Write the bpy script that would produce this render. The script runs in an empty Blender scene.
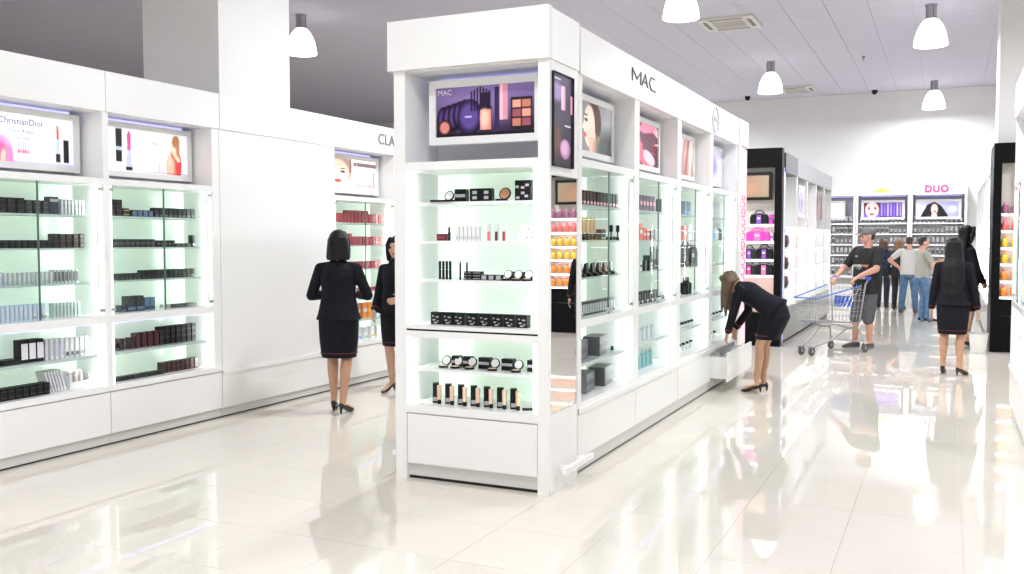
import bpy, bmesh, math, random
import numpy as np
from mathutils import Vector, Matrix
random.seed(7)
SC = bpy.context.scene
COL = SC.collection
PI = math.pi
def R(a): return math.radians(a)

# ---------------------------------------------------------------- camera, world, exposure
FPX, VPX, VPY = 935.0, 948.0, 240.0        # focal length in pixels, vanishing point of the aisle
CEIL = 5.25
d = Vector((VPX-512, -(VPY-287), FPX)).normalized()
zc = Vector((0, d.z, -d.y)).normalized()
xc = zc.cross(d)
if xc.x < 0: xc = -xc
cam = bpy.data.cameras.new('camera'); camo = bpy.data.objects.new('camera', cam); COL.objects.link(camo)
cam.sensor_width = 36.0; cam.sensor_fit = 'HORIZONTAL'; cam.lens = FPX/1024*36.0
cam.clip_start = 0.05; cam.clip_end = 200
right = Vector((xc.x, d.x, zc.x)); up = Vector((xc.y, d.y, zc.y)); fwd = Vector((xc.z, d.z, zc.z))
camo.matrix_world = Matrix(((right.x, up.x, -fwd.x, 0), (right.y, up.y, -fwd.y, 0), (right.z, up.z, -fwd.z, 1.6), (0, 0, 0, 1)))
SC.camera = camo
def proj(p):
    q = Vector(p)-Vector((0, 0, 1.6)); z = q.dot(fwd)
    return (512+FPX*q.dot(right)/z, 287-FPX*q.dot(up)/z, z) if z > 0.05 else None

w = bpy.data.worlds.new('world'); SC.world = w; w.use_nodes = True
w.node_tree.nodes['Background'].inputs[0].default_value = (0.02, 0.02, 0.022, 1)
SC.view_settings.view_transform = 'Standard'; SC.view_settings.look = 'None'
SC.view_settings.exposure = 0.08; SC.view_settings.gamma = 1.0; SC.view_settings.use_curve_mapping = False
SC.cycles.use_denoising = True
SC.cycles.max_bounces = 8; SC.cycles.diffuse_bounces = 5; SC.cycles.glossy_bounces = 4
SC.cycles.transparent_max_bounces = 16; SC.cycles.caustics_reflective = False; SC.cycles.caustics_refractive = False
SC.cycles.sample_clamp_indirect = 6.0
LAMP_W = 112.0        # each pendant
LED = 4.8             # shelf light strips
GLOW = .35           # backlit pictures

# ---------------------------------------------------------------- materials
def lin(c): return tuple((v/12.92 if v <= .04045 else ((v+.055)/1.055)**2.4) for v in c)
def hexc(s): return lin(tuple(int(s[i:i+2], 16)/255 for i in (0, 2, 4)))
MATS = {}
def mat(name, col, rough=.5, metal=0., emit=0., ecol=None, spec=None, noise=0., nscale=8., bump=0., bscale=60., coat=0., sub=0.):
    if name in MATS: return MATS[name]
    if isinstance(col, str): col = hexc(col)
    m = bpy.data.materials.new(name); m.use_nodes = True; nt = m.node_tree; b = nt.nodes['Principled BSDF']
    b.inputs['Base Color'].default_value = (*col, 1); b.inputs['Roughness'].default_value = rough; b.inputs['Metallic'].default_value = metal
    if emit: b.inputs['Emission Color'].default_value = (*(ecol or col), 1); b.inputs['Emission Strength'].default_value = emit
    if spec is not None: b.inputs['Specular IOR Level'].default_value = spec
    if coat: b.inputs['Coat Weight'].default_value = coat
    if noise or bump:
        g = nt.nodes.new('ShaderNodeNewGeometry')
    if noise:
        n = nt.nodes.new('ShaderNodeTexNoise'); n.inputs['Scale'].default_value = nscale; n.inputs['Detail'].default_value = 4
        nt.links.new(g.outputs['Position'], n.inputs['Vector'])
        r = nt.nodes.new('ShaderNodeValToRGB')
        r.color_ramp.elements[0].color = (*[max(0, c*(1-noise)) for c in col], 1); r.color_ramp.elements[1].color = (*[min(1, c*(1+noise)) for c in col], 1)
        r.color_ramp.elements[0].position = .3; r.color_ramp.elements[1].position = .7
        nt.links.new(n.outputs['Fac'], r.inputs[0]); nt.links.new(r.outputs[0], b.inputs['Base Color'])
    if bump:
        n2 = nt.nodes.new('ShaderNodeTexNoise'); n2.inputs['Scale'].default_value = bscale; n2.inputs['Detail'].default_value = 3
        nt.links.new(g.outputs['Position'], n2.inputs['Vector'])
        bp = nt.nodes.new('ShaderNodeBump'); bp.inputs['Strength'].default_value = bump; bp.inputs['Distance'].default_value = .01
        nt.links.new(n2.outputs['Fac'], bp.inputs['Height']); nt.links.new(bp.outputs[0], b.inputs['Normal'])
    MATS[name] = m; return m
def glass_mat(name, tint, refl=1.0):
    if name in MATS: return MATS[name]
    m = bpy.data.materials.new(name); m.use_nodes = True; nt = m.node_tree; nt.nodes.clear()
    o = nt.nodes.new('ShaderNodeOutputMaterial'); mx = nt.nodes.new('ShaderNodeMixShader'); t = nt.nodes.new('ShaderNodeBsdfTransparent')
    g = nt.nodes.new('ShaderNodeBsdfGlossy'); lw = nt.nodes.new('ShaderNodeLayerWeight'); lw.inputs[0].default_value = .5
    pw = nt.nodes.new('ShaderNodeMath'); pw.operation = 'POWER'; pw.inputs[1].default_value = 5.0; f = nt.nodes.new('ShaderNodeMath'); f.operation = 'MULTIPLY_ADD'; f.inputs[1].default_value = .7*refl; f.inputs[2].default_value = .035*refl
    nt.links.new(lw.outputs['Facing'], pw.inputs[0]); nt.links.new(pw.outputs[0], f.inputs[0])
    t.inputs[0].default_value = (*tint, 1); g.inputs['Roughness'].default_value = .01
    nt.links.new(f.outputs[0], mx.inputs[0]); nt.links.new(t.outputs[0], mx.inputs[1]); nt.links.new(g.outputs[0], mx.inputs[2]); nt.links.new(mx.outputs[0], o.inputs[0])
    MATS[name] = m; return m
def print_mat(name, emit, rough=.25):
    if name in MATS: return MATS[name]
    m = bpy.data.materials.new(name); m.use_nodes = True; nt = m.node_tree; b = nt.nodes['Principled BSDF']
    a = nt.nodes.new('ShaderNodeVertexColor'); a.layer_name = 'print'
    nt.links.new(a.outputs[0], b.inputs['Base Color']); nt.links.new(a.outputs[0], b.inputs['Emission Color'])
    b.inputs['Emission Strength'].default_value = emit; b.inputs['Roughness'].default_value = rough
    MATS[name] = m; return m

WHITE = mat('white_laminate', (.86, .86, .85), .22)
PANEL = mat('white_panel', (.84, .84, .83), .3)
WALLW = mat('white_wall_paint', (.80, .80, .80), .6, noise=.02, nscale=1.5)
NICHE = mat('grey_white_niche', (.72, .72, .74), .4)
GREENB = mat('green_white_back_glass', (.82, .95, .84), .2, emit=.34, ecol=(.80, 1., .84))   # backlit glass
SHELF = mat('frosted_glass_shelf', (.48, .56, .54), .2)
WSHELF = mat('white_shelf', (.85, .86, .86), .2)
LEDW = mat('led_white', (1, 1, 1), .5, emit=LED*7, ecol=(.93, 1, .97))
LEDS = mat('led_shelf_edge', (1, 1, 1), .5, emit=LED*2.2, ecol=(1, 1, .98))
LEDF = mat('led_far_shelf', (1, 1, 1), .5, emit=2.5, ecol=(1, 1, .98))
LEDF2 = mat('led_far_violet', (.6, .6, 1), .5, emit=.6, ecol=(.55, .55, 1))
LEDB = mat('led_violet', (.6, .6, 1), .5, emit=1.3, ecol=(.45, .45, 1))
BLACKGAP = mat('black_plinth_gap', (.01, .01, .01), .6)
PLINTH = mat('satin_plinth', (.62, .62, .60), .25)
GLASS = glass_mat('door_glass', (.965, .988, .972), .45)
DEDGE = mat('dark_glass_edge', (.10, .16, .14), .3)
DIFF = mat('strip_diffuser', (.9, .9, .9), .4, emit=.7, ecol=(.95, 1, .98))
HINGE = mat('steel', (.55, .56, .58), .3, 1.)
CHROME = mat('chrome_wire', (.46, .47, .49), .35, 1.)
MIRROR = mat('mirror_silver', (.86, .86, .86), .0, 1.)
BLK = mat('black_gloss', (.006, .006, .007), .3, spec=.3)
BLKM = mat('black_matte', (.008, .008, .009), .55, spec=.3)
BLKLAM = mat('black_laminate', (.005, .005, .006), .4, spec=.1)
GREYLAM = mat('grey_laminate', (.28, .29, .31), .35)
CREAMW = mat('cream_back', (.78, .74, .68), .5)
INK = mat('dark_lettering', (.05, .05, .06), .4)
GREYINK = mat('grey_print', (.45, .45, .47), .4)
WHITEINK = mat('white_print', (.85, .85, .85), .5)

# ---------------------------------------------------------------- mesh helpers
class MB:
    def __init__(s): s.v = []; s.f = []; s.m = []
    def box(s, x0, x1, y0, y1, z0, z1, m=0):
        i = len(s.v)
        s.v += [(x0, y0, z0), (x1, y0, z0), (x1, y1, z0), (x0, y1, z0), (x0, y0, z1), (x1, y0, z1), (x1, y1, z1), (x0, y1, z1)]
        s.f += [(i, i+3, i+2, i+1), (i+4, i+5, i+6, i+7), (i, i+1, i+5, i+4), (i+1, i+2, i+6, i+5), (i+2, i+3, i+7, i+6), (i+3, i, i+4, i+7)]
        s.m += [m]*6; return s
    def poly(s, pts, m=0):
        i = len(s.v); s.v += [tuple(p) for p in pts]; s.f.append(tuple(range(i, i+len(pts)))); s.m.append(m); return s
    def prism(s, pts, axis, a0, a1, m=0):
        """2-D outline pts extruded along an axis ('y': pts are x,z ; 'z': x,y ; 'x': y,z)"""
        n = len(pts); i = len(s.v)
        for a in (a0, a1):
            for p, q in pts: s.v.append({'y': (p, a, q), 'z': (p, q, a), 'x': (a, p, q)}[axis])
        for k in range(n):
            j = (k+1) % n; s.f.append((i+k, i+j, i+n+j, i+n+k)); s.m.append(m)
        s.f.append(tuple(i+k for k in reversed(range(n)))); s.f.append(tuple(i+n+k for k in range(n))); s.m += [m, m]; return s
    def lathe(s, prof, n=14, c=(0, 0, 0), axis='z', m=0):
        i = len(s.v)
        for r, z in prof:
            for k in range(n):
                a = 2*PI*k/n; p = (r*math.cos(a), r*math.sin(a), z)
                if axis == 'y': p = (p[0], p[2], p[1])
                if axis == 'x': p = (p[2], p[0], p[1])
                s.v.append((p[0]+c[0], p[1]+c[1], p[2]+c[2]))
        for j in range(len(prof)-1):
            for k in range(n):
                q = (k+1) % n; s.f.append((i+j*n+k, i+j*n+q, i+(j+1)*n+q, i+(j+1)*n+k)); s.m.append(m if not isinstance(m, (list, tuple)) else m[j])
        m0 = m if not isinstance(m, (list, tuple)) else m[0]; m1 = m if not isinstance(m, (list, tuple)) else m[-1]
        s.f.append(tuple(i+k for k in reversed(range(n)))); s.m.append(m0)
        l = i+(len(prof)-1)*n; s.f.append(tuple(l+k for k in range(n))); s.m.append(m1); return s
    def tube(s, pts, r, n=6, m=0, closed=False):
        pts = [Vector(p) for p in pts]; N = len(pts); i = len(s.v); prev = None
        for k, p in enumerate(pts):
            t = (pts[(k+1) % N]-pts[k-1]) if closed else (pts[min(k+1, N-1)]-pts[max(k-1, 0)])
            t.normalize()
            if prev is None:
                a = Vector((0, 0, 1)) if abs(t.z) < .9 else Vector((1, 0, 0)); u = t.cross(a).normalized()
            else:
                u = (prev-t*prev.dot(t)); u = u.normalized() if u.length > 1e-6 else t.cross(Vector((0, 0, 1))).normalized()
            prev = u; v = t.cross(u); rr = r[k] if isinstance(r, (list, tuple)) else r
            for q in range(n):
                a = 2*PI*q/n; s.v.append(tuple(p+u*(rr*math.cos(a))+v*(rr*math.sin(a))))
        for k in range(N if closed else N-1):
            b = ((k+1) % N)
            for q in range(n):
                q2 = (q+1) % n; s.f.append((i+k*n+q, i+k*n+q2, i+b*n+q2, i+b*n+q)); s.m.append(m)
        if not closed:
            s.f.append(tuple(i+q for q in reversed(range(n)))); s.f.append(tuple(i+(N-1)*n+q for q in range(n))); s.m += [m, m]
        return s
    def mesh(s, name, mats, smooth=False):
        me = bpy.data.meshes.new(name); me.from_pydata(s.v, [], s.f); me.update()
        for x in (mats if isinstance(mats, (list, tuple)) else [mats]): me.materials.append(x)
        me.polygons.foreach_set('material_index', s.m)
        bm = bmesh.new(); bm.from_mesh(me); bmesh.ops.recalc_face_normals(bm, faces=bm.faces); bm.to_mesh(me); bm.free()
        if smooth:
            me.polygons.foreach_set('use_smooth', [True]*len(me.polygons))
            try: me.set_sharp_from_angle(angle=R(40))
            except Exception: pass
        return me
    def build(s, name, mats, parent=None, loc=(0, 0, 0), rz=0, smooth=False): return add(name, s.mesh(name, mats, smooth), parent, loc, rz)
def add(name, me, parent=None, loc=(0, 0, 0), rz=0):
    o = bpy.data.objects.new(name, me); COL.objects.link(o); o.location = loc
    if rz: o.rotation_euler[2] = rz
    if parent is not None: o.parent = parent
    return o
def tag(o, label=None, cat=None, group=None, kind=None):
    if label: o['label'] = label
    if cat: o['category'] = cat
    if group: o['group'] = group
    if kind: o['kind'] = kind
    return o
def thing(name, label, cat, loc=(0, 0, 0), rz=0, group=None): return tag(add(name, None, None, loc, rz), label, cat, group)
def bx(name, parent, mats, *a, **k): return MB().box(*a).build(name, mats, parent, **k)
class F:
    """a front: local x runs along it, local y goes in behind it, local -y is what it faces"""
    def __init__(s, x, y, rz): s.o = Vector((x, y, 0)); s.rz = rz; s.c = math.cos(rz); s.s = math.sin(rz)
    def w(s, x, y, z): return Vector((s.o.x+s.c*x-s.s*y, s.o.y+s.s*x+s.c*y, z))
CACHE = {}
def cached(key, fn):
    if key not in CACHE: CACHE[key] = fn()
    return CACHE[key]
def text_mesh(txt, size, m, extrude=.002, spacing=1.0, shear=0., bold=0.):
    cu = bpy.data.curves.new('t', 'FONT'); cu.body = txt; cu.size = size; cu.extrude = extrude; cu.align_x = 'CENTER'; cu.align_y = 'CENTER'; cu.space_character = spacing; cu.shear = shear
    cu.resolution_u = 3; cu.offset = bold
    o = bpy.data.objects.new('t', cu); COL.objects.link(o); dg = bpy.context.evaluated_depsgraph_get()
    me = bpy.data.meshes.new_from_object(o.evaluated_get(dg)); bpy.data.objects.remove(o); bpy.data.curves.remove(cu)
    me.transform(Matrix.Rotation(R(90), 4, 'X')); me.materials.clear(); me.materials.append(m); return me

# ---------------------------------------------------------------- the hall
X0, X1, Y0, Y1 = -21.0, 6.0, -9.0, 25.1
TILE = mat('cream_polished_tile', (.745, .70, .615), .028, noise=.035, nscale=.9)
GROUT = mat('grey_grout', (.60, .565, .50), .4)
CEILP = mat('grey_ceiling_panel', (.55, .535, .63), .75, bump=.15, bscale=120)
CEILG = mat('ceiling_grid', (.50, .49, .56), .5)
def struct(name, mb, m, **k): return tag(mb.build(name, m, **k), kind='structure')
floor = struct('floor', MB().box(X0, X1, Y0, Y1, -.2, -.006), GROUT)
ceiling = struct('ceiling', MB().box(X0, X1, Y0, Y1, CEIL+.012, CEIL+.2), CEILG)
struct('wall_back', MB().box(X0, X1, Y1, Y1+.2, -.2, CEIL+.2), WALLW)
struct('wall_left', MB().box(X0-.2, X0, Y0, Y1, -.2, CEIL+.2), WALLW)
struct('wall_right', MB().box(X1, X1+.2, Y0, Y1, -.2, CEIL+.2), WALLW)
struct('wall_front', MB().box(X0, X1, Y0-.2, Y0, -.2, CEIL+.2), WALLW)
struct('baseboard_back', MB().box(X0, X1, Y1-.015, Y1, -.006, .09), PANEL)

def paving(name, parent, m, px, py, ox, oy, z0, z1, gap, xr, yr, keep, limit=300):
    """panels of one size: the ones that show largest are objects, the others one joined part"""
    me = MB().box(-px/2+gap, px/2-gap, -py/2+gap, py/2-gap, z0, z1).mesh(name, m)
    cells = []
    for i in range(math.floor((xr[0]-ox)/px), math.ceil((xr[1]-ox)/px)):
        for j in range(math.floor((yr[0]-oy)/py), math.ceil((yr[1]-oy)/py)):
            x = ox+(i+.5)*px; y = oy+(j+.5)*py
            if x-px/2 < xr[0] or x+px/2 > xr[1] or y-py/2 < yr[0] or y+py/2 > yr[1]: continue
            cells.append((x, y, keep(x, y)))
    cells.sort(key=lambda c: -c[2])
    rest = MB()
    for k, (x, y, a) in enumerate(cells):
        if k < limit and a > 0: add(name, me, parent, (x, y, 0))
        else: rest.box(x-px/2+gap, x+px/2-gap, y-py/2+gap, y+py/2-gap, z0, z1)
    if rest.v: tag(rest.build(name+'_field', m, parent), kind='stuff')
def seen_floor(x, y):
    p = proj((x, y, 0))
    if not p or not (-30 < p[0] < 1054 and p[1] < 610): return 0
    if -3.3 < x < -2.3 and 5.4 < y < 11.6: return 0
    if x < -5.95 or x > .6: return 0
    if -5.9 < x < -3.3 and y > 5.4*(x+5.9)/2.6+9.5: return 0
    return 1/p[2]**2
def seen_ceiling(x, y):
    p = proj((x, y, CEIL))
    if not p or not (-20 < p[0] < 1044 and p[1] > -25): return 0
    if 388 < p[0] < 700 and p[1] > 5+(p[0]-545)*.6 and p[1] > 10: return 0
    if 148 < p[0] < 296 or p[1] > 45+.2*p[0]: return 0
    return 1/p[2]**2
paving('tile', floor, TILE, .585, .585, -.48, 5.8, -.006, 0., .0009, (X0, X1), (Y0, Y1), seen_floor)
paving('ceiling_panel', ceiling, CEILP, .62, .62, -7.4, 12.4, CEIL, CEIL+.012, .003, (X0, X1), (Y0, Y1), seen_ceiling)

# columns that carry the roof
COLM = mat('column_plaster', (.78, .775, .765), .55, noise=.02, nscale=2.)
tag(MB().box(-6.9, -5.985, 6.6, 7.6, 0, CEIL).build('pillar', COLM), 'tall plain white square pillar rising behind the wall cabinets', 'pillar', kind='structure')
tag(MB().box(.62, 1.62, 15.22, 16.12, 0, CEIL).build('pillar', COLM), 'pale grey square pillar rising above the black end unit with orange bottles', 'pillar', kind='structure')

# ---------------------------------------------------------------- ceiling lamps
SHADE = mat('lit_acrylic_dome', (.95, .95, .93), .3, emit=2.2, ecol=(1., .97, .92))
NECK = mat('lamp_neck', (.42, .42, .44), .35, .8)
dome_me = MB().lathe([(.08, .415), (.115, .385), (.155, .335), (.188, .275), (.215, .20), (.235, .12), (.248, .03), (.250, 0), (.242, 0), (.238, .03), (.225, .12), (.205, .20), (.178, .27), (.145, .325), (.09, .385)], 28).mesh('dome_shade', SHADE, True)
neck_me = MB().lathe([(.088, .40), (.088, .425), (.076, .43), (.076, .60), (.088, .605), (.088, .63)], 16).mesh('neck', NECK, True)
rib_me = MB().box(.070, .082, -.006, .006, .43, .6).mesh('cooling_rib', mat('lamp_rib', (.2, .2, .21), .4, .6))
bulb_me = MB().lathe([(.03, .36), (.05, .30), (.055, .22), (.03, .16), (.005, .15)], 12).mesh('bulb', mat('bulb_glow', (1, 1, 1), .4, emit=8., ecol=(1, .97, .92)), True)
LAMPL = {(-9.6, 12.5): 'white dome lamp half hidden by the tall white pillar', (-3.37, 12.7): 'white dome lamp cut by the top edge of the photo',
         (-.31, 16.1): 'largest white dome lamp, hung high above the far aisle near the pale pillar', (-3.37, 19.8): 'white dome lamp between the two ceiling air vents',
         (-.36, 23.75): 'small white dome lamp hung just before the far wall'}
def pendant(x, y):
    lab = LAMPL.get((x, y), 'unseen white dome lamp added to light the shop')
    t = thing('dome_lamp', lab, 'lamp', (x, y, CEIL-.63), 0, 'dome lamps on the ceiling')
    add('dome_shade', dome_me, t); add('neck', neck_me, t); [add('cooling_rib', rib_me, t, rz=k*PI/2+.4) for k in range(4)]; add('bulb', bulb_me, t)
    li = bpy.data.lights.new('lamp_light', 'AREA'); li.shape = 'DISK'; li.size = .42; li.energy = LAMP_W; li.color = (.955, .975, 1.); li.spread = PI
    lo = bpy.data.objects.new('lamp_light', li); COL.objects.link(lo); lo.parent = t; lo.location = (0, 0, -.012)
for x, y in list(LAMPL)+[(-6.45, 16.1), (-3.45, 8.2), (-.33, 9.0), (-1.7, 2.8), (-.33, -4.2), (-4.2, -2.6), (-2.2, -1.2), (-9.5, 1.8), (2.7, 5.4), (2.7, 12.7), (2.7, 19.8), (-6.45, 23.5)]: pendant(x, y)  # unseen lamps extend the grid

# air-conditioning cassettes
ACW = mat('cassette_plastic', (.62, .60, .56), .5); ACD = mat('cassette_dark', (.16, .15, .14), .6)
def cassette(x, y, s, label):
    t = thing('air_vent', label, 'vent', (x, y, CEIL), 0, 'ceiling air vents')
    fr = MB()
    for k in range(4):
        c, q = math.cos(k*PI/2), math.sin(k*PI/2)
        P = [(-s, -s), (s, -s), (s*.55, -s*.55), (-s*.55, -s*.55)]
        P = [(c*a-q*b, q*a+c*b) for a, b in P]; fr.prism(P, 'z', -.035, 0.)
    fr.build('frame', ACW, t)
    bx('grille', t, ACD, -s*.55, s*.55, -s*.55, s*.55, -.02, 0)
    for k in range(9): bx('slat', t, ACW, -s*.54, s*.54, -s*.5+k*s*.12, -s*.5+k*s*.12+.02, -.034, -.022)
    for k in range(4):
        c, q = math.cos(k*PI/2), math.sin(k*PI/2)
        P = [(-s*.6, -s*.86), (s*.6, -s*.86), (s*.6, -s*.72), (-s*.6, -s*.72)]; MB().prism([(c*a-q*b, q*a+c*b) for a, b in P], 'z', -.038, -.035).build('air_slot', ACD, t)
cassette(-3.40, 15.95, .46, 'larger square ceiling air vent near the top edge of the photo')
cassette(-3.42, 23.6, .46, 'smaller ceiling air vent beside the lamp near the far wall')
# sprinklers and dome cameras on the ceiling
spr = MB().lathe([(.035, 0), (.035, -.02), (.012, -.025), (.012, -.07), (.03, -.075), (.03, -.08)], 10).mesh('sprinkler', mat('sprinkler_grey', (.25, .25, .27), .4))
for (x, y, l) in ((-8.8, 15.2, 'small dark ceiling sprinkler seen left of the white island cabinet'), (-11.0, 9.5, 'small ceiling sprinkler above the leftmost header'), (-1.6, 20.0, 'small sprinkler on the ceiling near the far lamps')):
    o = add('sprinkler', spr, None, (x, y, CEIL)); tag(o, l, 'sprinkler', 'ceiling sprinklers')
camm = MB().lathe([(.07, 0), (.07, -.03), (.06, -.07), (.035, -.10), (.005, -.11)], 14).mesh('ceiling_camera', BLK, True)
for (x, y, l) in ((-4.7, 24.3, 'small black dome camera above the far end of the island'), (-1.7, 24.6, 'small black dome camera high on the far ceiling between lamps')):
    tag(add('ceiling_camera', camm, None, (x, y, CEIL)), l, 'camera', 'dome cameras')

# ---------------------------------------------------------------- printed pictures
class Art:
    def __init__(s, W, H, bg):
        s.W, s.H = W, H; s.a = np.zeros((H, W, 3)); s.a[:] = bg
        s.yy, s.xx = np.mgrid[0:H, 0:W]; s.xx = (s.xx+.5)/W; s.yy = 1-(s.yy+.5)/H     # u right, v up
    def mix(s, mask, c, k=1.):
        m = (np.clip(mask, 0, 1)*k)[..., None]; s.a = s.a*(1-m)+np.array(c)*m; return s
    def ell(s, cx, cy, rx, ry, c, soft=.15, rot=0, k=1.):
        dx, dy = s.xx-cx, (s.yy-cy); ar = s.W/s.H; dx = dx*ar
        if rot: cr, sr = math.cos(rot), math.sin(rot); dx, dy = dx*cr+dy*sr, -dx*sr+dy*cr
        r = np.sqrt((dx/(rx*ar))**2+(dy/ry)**2); return s.mix((1-r)/soft+.5, c, k)
    def rect(s, x0, x1, y0, y1, c, k=1.):
        e = 1.0/s.W; f = 1.0/s.H
        return s.mix(np.clip((s.xx-x0)/e+.5, 0, 1)*np.clip((x1-s.xx)/e+.5, 0, 1)*np.clip((s.yy-y0)/f+.5, 0, 1)*np.clip((y1-s.yy)/f+.5, 0, 1), c, k)
    def grad(s, c0, c1, ax='y'):
        t = (s.yy if ax == 'y' else s.xx)[..., None]; s.a = np.array(c0)*(1-t)+np.array(c1)*t; return s
    def poly(s, pts, c, k=1.):
        m = np.zeros_like(s.xx, bool); n = len(pts)
        for i in range(n):
            (x0, y0), (x1, y1) = pts[i], pts[(i+1) % n]
            cr = ((y0 > s.yy) != (y1 > s.yy)) & (s.xx < (x1-x0)*(s.yy-y0)/((y1-y0) or 1e-9)+x0); m ^= cr
        return s.mix(m.astype(float), c, k)
    def mesh(s, name, w, h, m):
        W, H = s.W, s.H
        xs = np.linspace(-w/2, w/2, W); zs = np.linspace(h/2, -h/2, H)
        V = [(x, 0, z) for z in zs for x in xs]
        Fc = [(j*W+i, (j+1)*W+i, (j+1)*W+i+1, j*W+i+1) for j in range(H-1) for i in range(W-1)]
        me = bpy.data.meshes.new(name); me.from_pydata(V, [], Fc); me.update()
        at = me.color_attributes.new('print', 'FLOAT_COLOR', 'POINT')
        a = np.clip(s.a, 0, 1); a = np.where(a <= .04045, a/12.92, ((a+.055)/1.055)**2.4)
        at.data.foreach_set('color', np.concatenate([a, np.ones((H, W, 1))], 2).reshape(-1).astype(np.float32))
        me.materials.append(m); return me
PRB = print_mat('backlit_print', GLOW); PRS = print_mat('screen_print', .12, .2)
def lipstick_art(a, x, base, tip, w=.028):
    a.rect(x-w, x+w, .12, .12+base*.35, (.05, .05, .07)); a.rect(x-w*.9, x+w*.9, .12+base*.35, .12+base*.75, (.85, .88, .95)); a.rect(x-w*.7, x+w*.7, .12+base*.75, .12+base*.95, tip); a.ell(x, .12+base*.95, w*.7, .06, tip)
def art_lips():
    a = Art(120, 58, (.93, .94, 1.)); a.ell(.55, .5, .55, .6, (1, 1, 1), 1.1); a.rect(0, 1, 0, .05, (.78, .78, 1.)); a.rect(.985, 1, 0, 1, (.8, .8, 1))
    a.ell(.37, .10, .11, .46, (.95, .66, .86), .25); a.ell(.36, .08, .08, .34, (.90, .40, .62), .4); a.ell(.40, .06, .03, .2, (.97, .80, .70), .5); a.ell(.44, .1, .03, .25, (.93, .55, .75), .4)
    for k in range(5): a.rect(.51+k*.02, .523+k*.02, .26, .44, (.72, .72, .86)); a.rect(.51+k*.02, .523+k*.02, .20, .27, (.85, .25, .48))
    a.rect(.832, .872, .08, .26, (.05, .05, .08)); a.rect(.835, .869, .26, .56, (.78, .84, .97)); a.rect(.842, .862, .56, .76, (.93, .30, .20)); a.ell(.852, .76, .010, .1, (.93, .30, .20))
    a.rect(.900, .950, .08, .56, (.05, .05, .08)); return a
def art_lips2():
    a = Art(120, 58, (.95, .95, 1.)); a.ell(.5, .5, .5, .55, (1, 1, 1), 1.)
    a.rect(.19, .255, .56, .97, (.05, .05, .07)); a.rect(.19, .255, .22, .48, (.05, .05, .07)); a.rect(.19, .255, .48, .56, (.70, .74, .84))
    a.rect(.295, .365, .04, .12, (.05, .05, .07)); a.poly([(.295, .12), (.365, .12), (.352, .5), (.308, .5)], (.74, .76, .90)); a.rect(.31, .35, .5, .80, (.93, .30, .58)); a.ell(.33, .80, .020, .14, (.93, .30, .58))
    a.ell(.84, .26, .085, .36, (.95, .46, .38), .2); a.ell(.79, .20, .05, .25, (.98, .72, .62), .35); a.ell(.89, .25, .035, .32, (.88, .25, .25), .3); a.rect(.775, .80, .25, .62, (.97, .80, .70)); a.poly([(.80, .6), (.86, .62), (.92, .35), (.88, .33)], (.97, .80, .70))
    a.ell(.84, .74, .038, .16, (.97, .82, .72), .2); a.ell(.862, .82, .045, .15, (.70, .50, .32), .3); a.ell(.885, .66, .022, .2, (.72, .5, .36), .4); a.rect(.5, 1, .03, .05, (.3, .25, .4), .6)
    for k in range(3): a.rect(.66+k*.025, .675+k*.025, .05, .28, (.93, .5+.1*k, .68), .7)
    return a
def face(a, cx, cy, r, skin=(.95, .82, .72), hair=(.3, .2, .15), lips=(.8, .3, .35), dx=0.):
    ar = a.W/a.H; rx = r/ar
    a.ell(cx, cy+r*.35, rx*1.05, r*1.25, hair, .2); a.ell(cx+dx*rx*.4, cy, rx*.78, r*1.08, skin, .15); a.rect(cx-rx*.3, cx+rx*.3, cy-r*1.7, cy-r*.8, skin)
    for q in (-1, 1):
        a.ell(cx+dx*rx*.45+q*rx*.36, cy+r*.15, rx*.17, r*.09, (.2, .13, .1), .4); a.ell(cx+dx*rx*.45+q*rx*.36, cy+r*.38, rx*.2, r*.04, (.3, .2, .15), .5)
    a.ell(cx+dx*rx*.5, cy-r*.15, rx*.08, r*.22, tuple(v*.9 for v in skin), .8); a.ell(cx+dx*rx*.45, cy-r*.55, rx*.25, r*.12, lips, .3)
    return a
def art_skin():
    a = Art(96, 60, (.99, .98, .98)); face(a, .25, .5, .42, (.97, .86, .76), (.75, .62, .55)); a.rect(.47, .5, .55, 1, (.35, .25, .2), .6); a.rect(.55, 1., .78, .9, (.55, .45, .47)); a.rect(.6, .62, .79, .88, (.95, .7, .65))
    a.rect(.6, .92, .12, .7, (1, 1, 1)); a.rect(.60, .92, .1, .22, (.85, .6, .6), .7); a.rect(.93, .96, .1, .65, (.55, .6, .7)); a.rect(.62, .9, .6, .64, (.8, .8, .85)); return a
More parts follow.
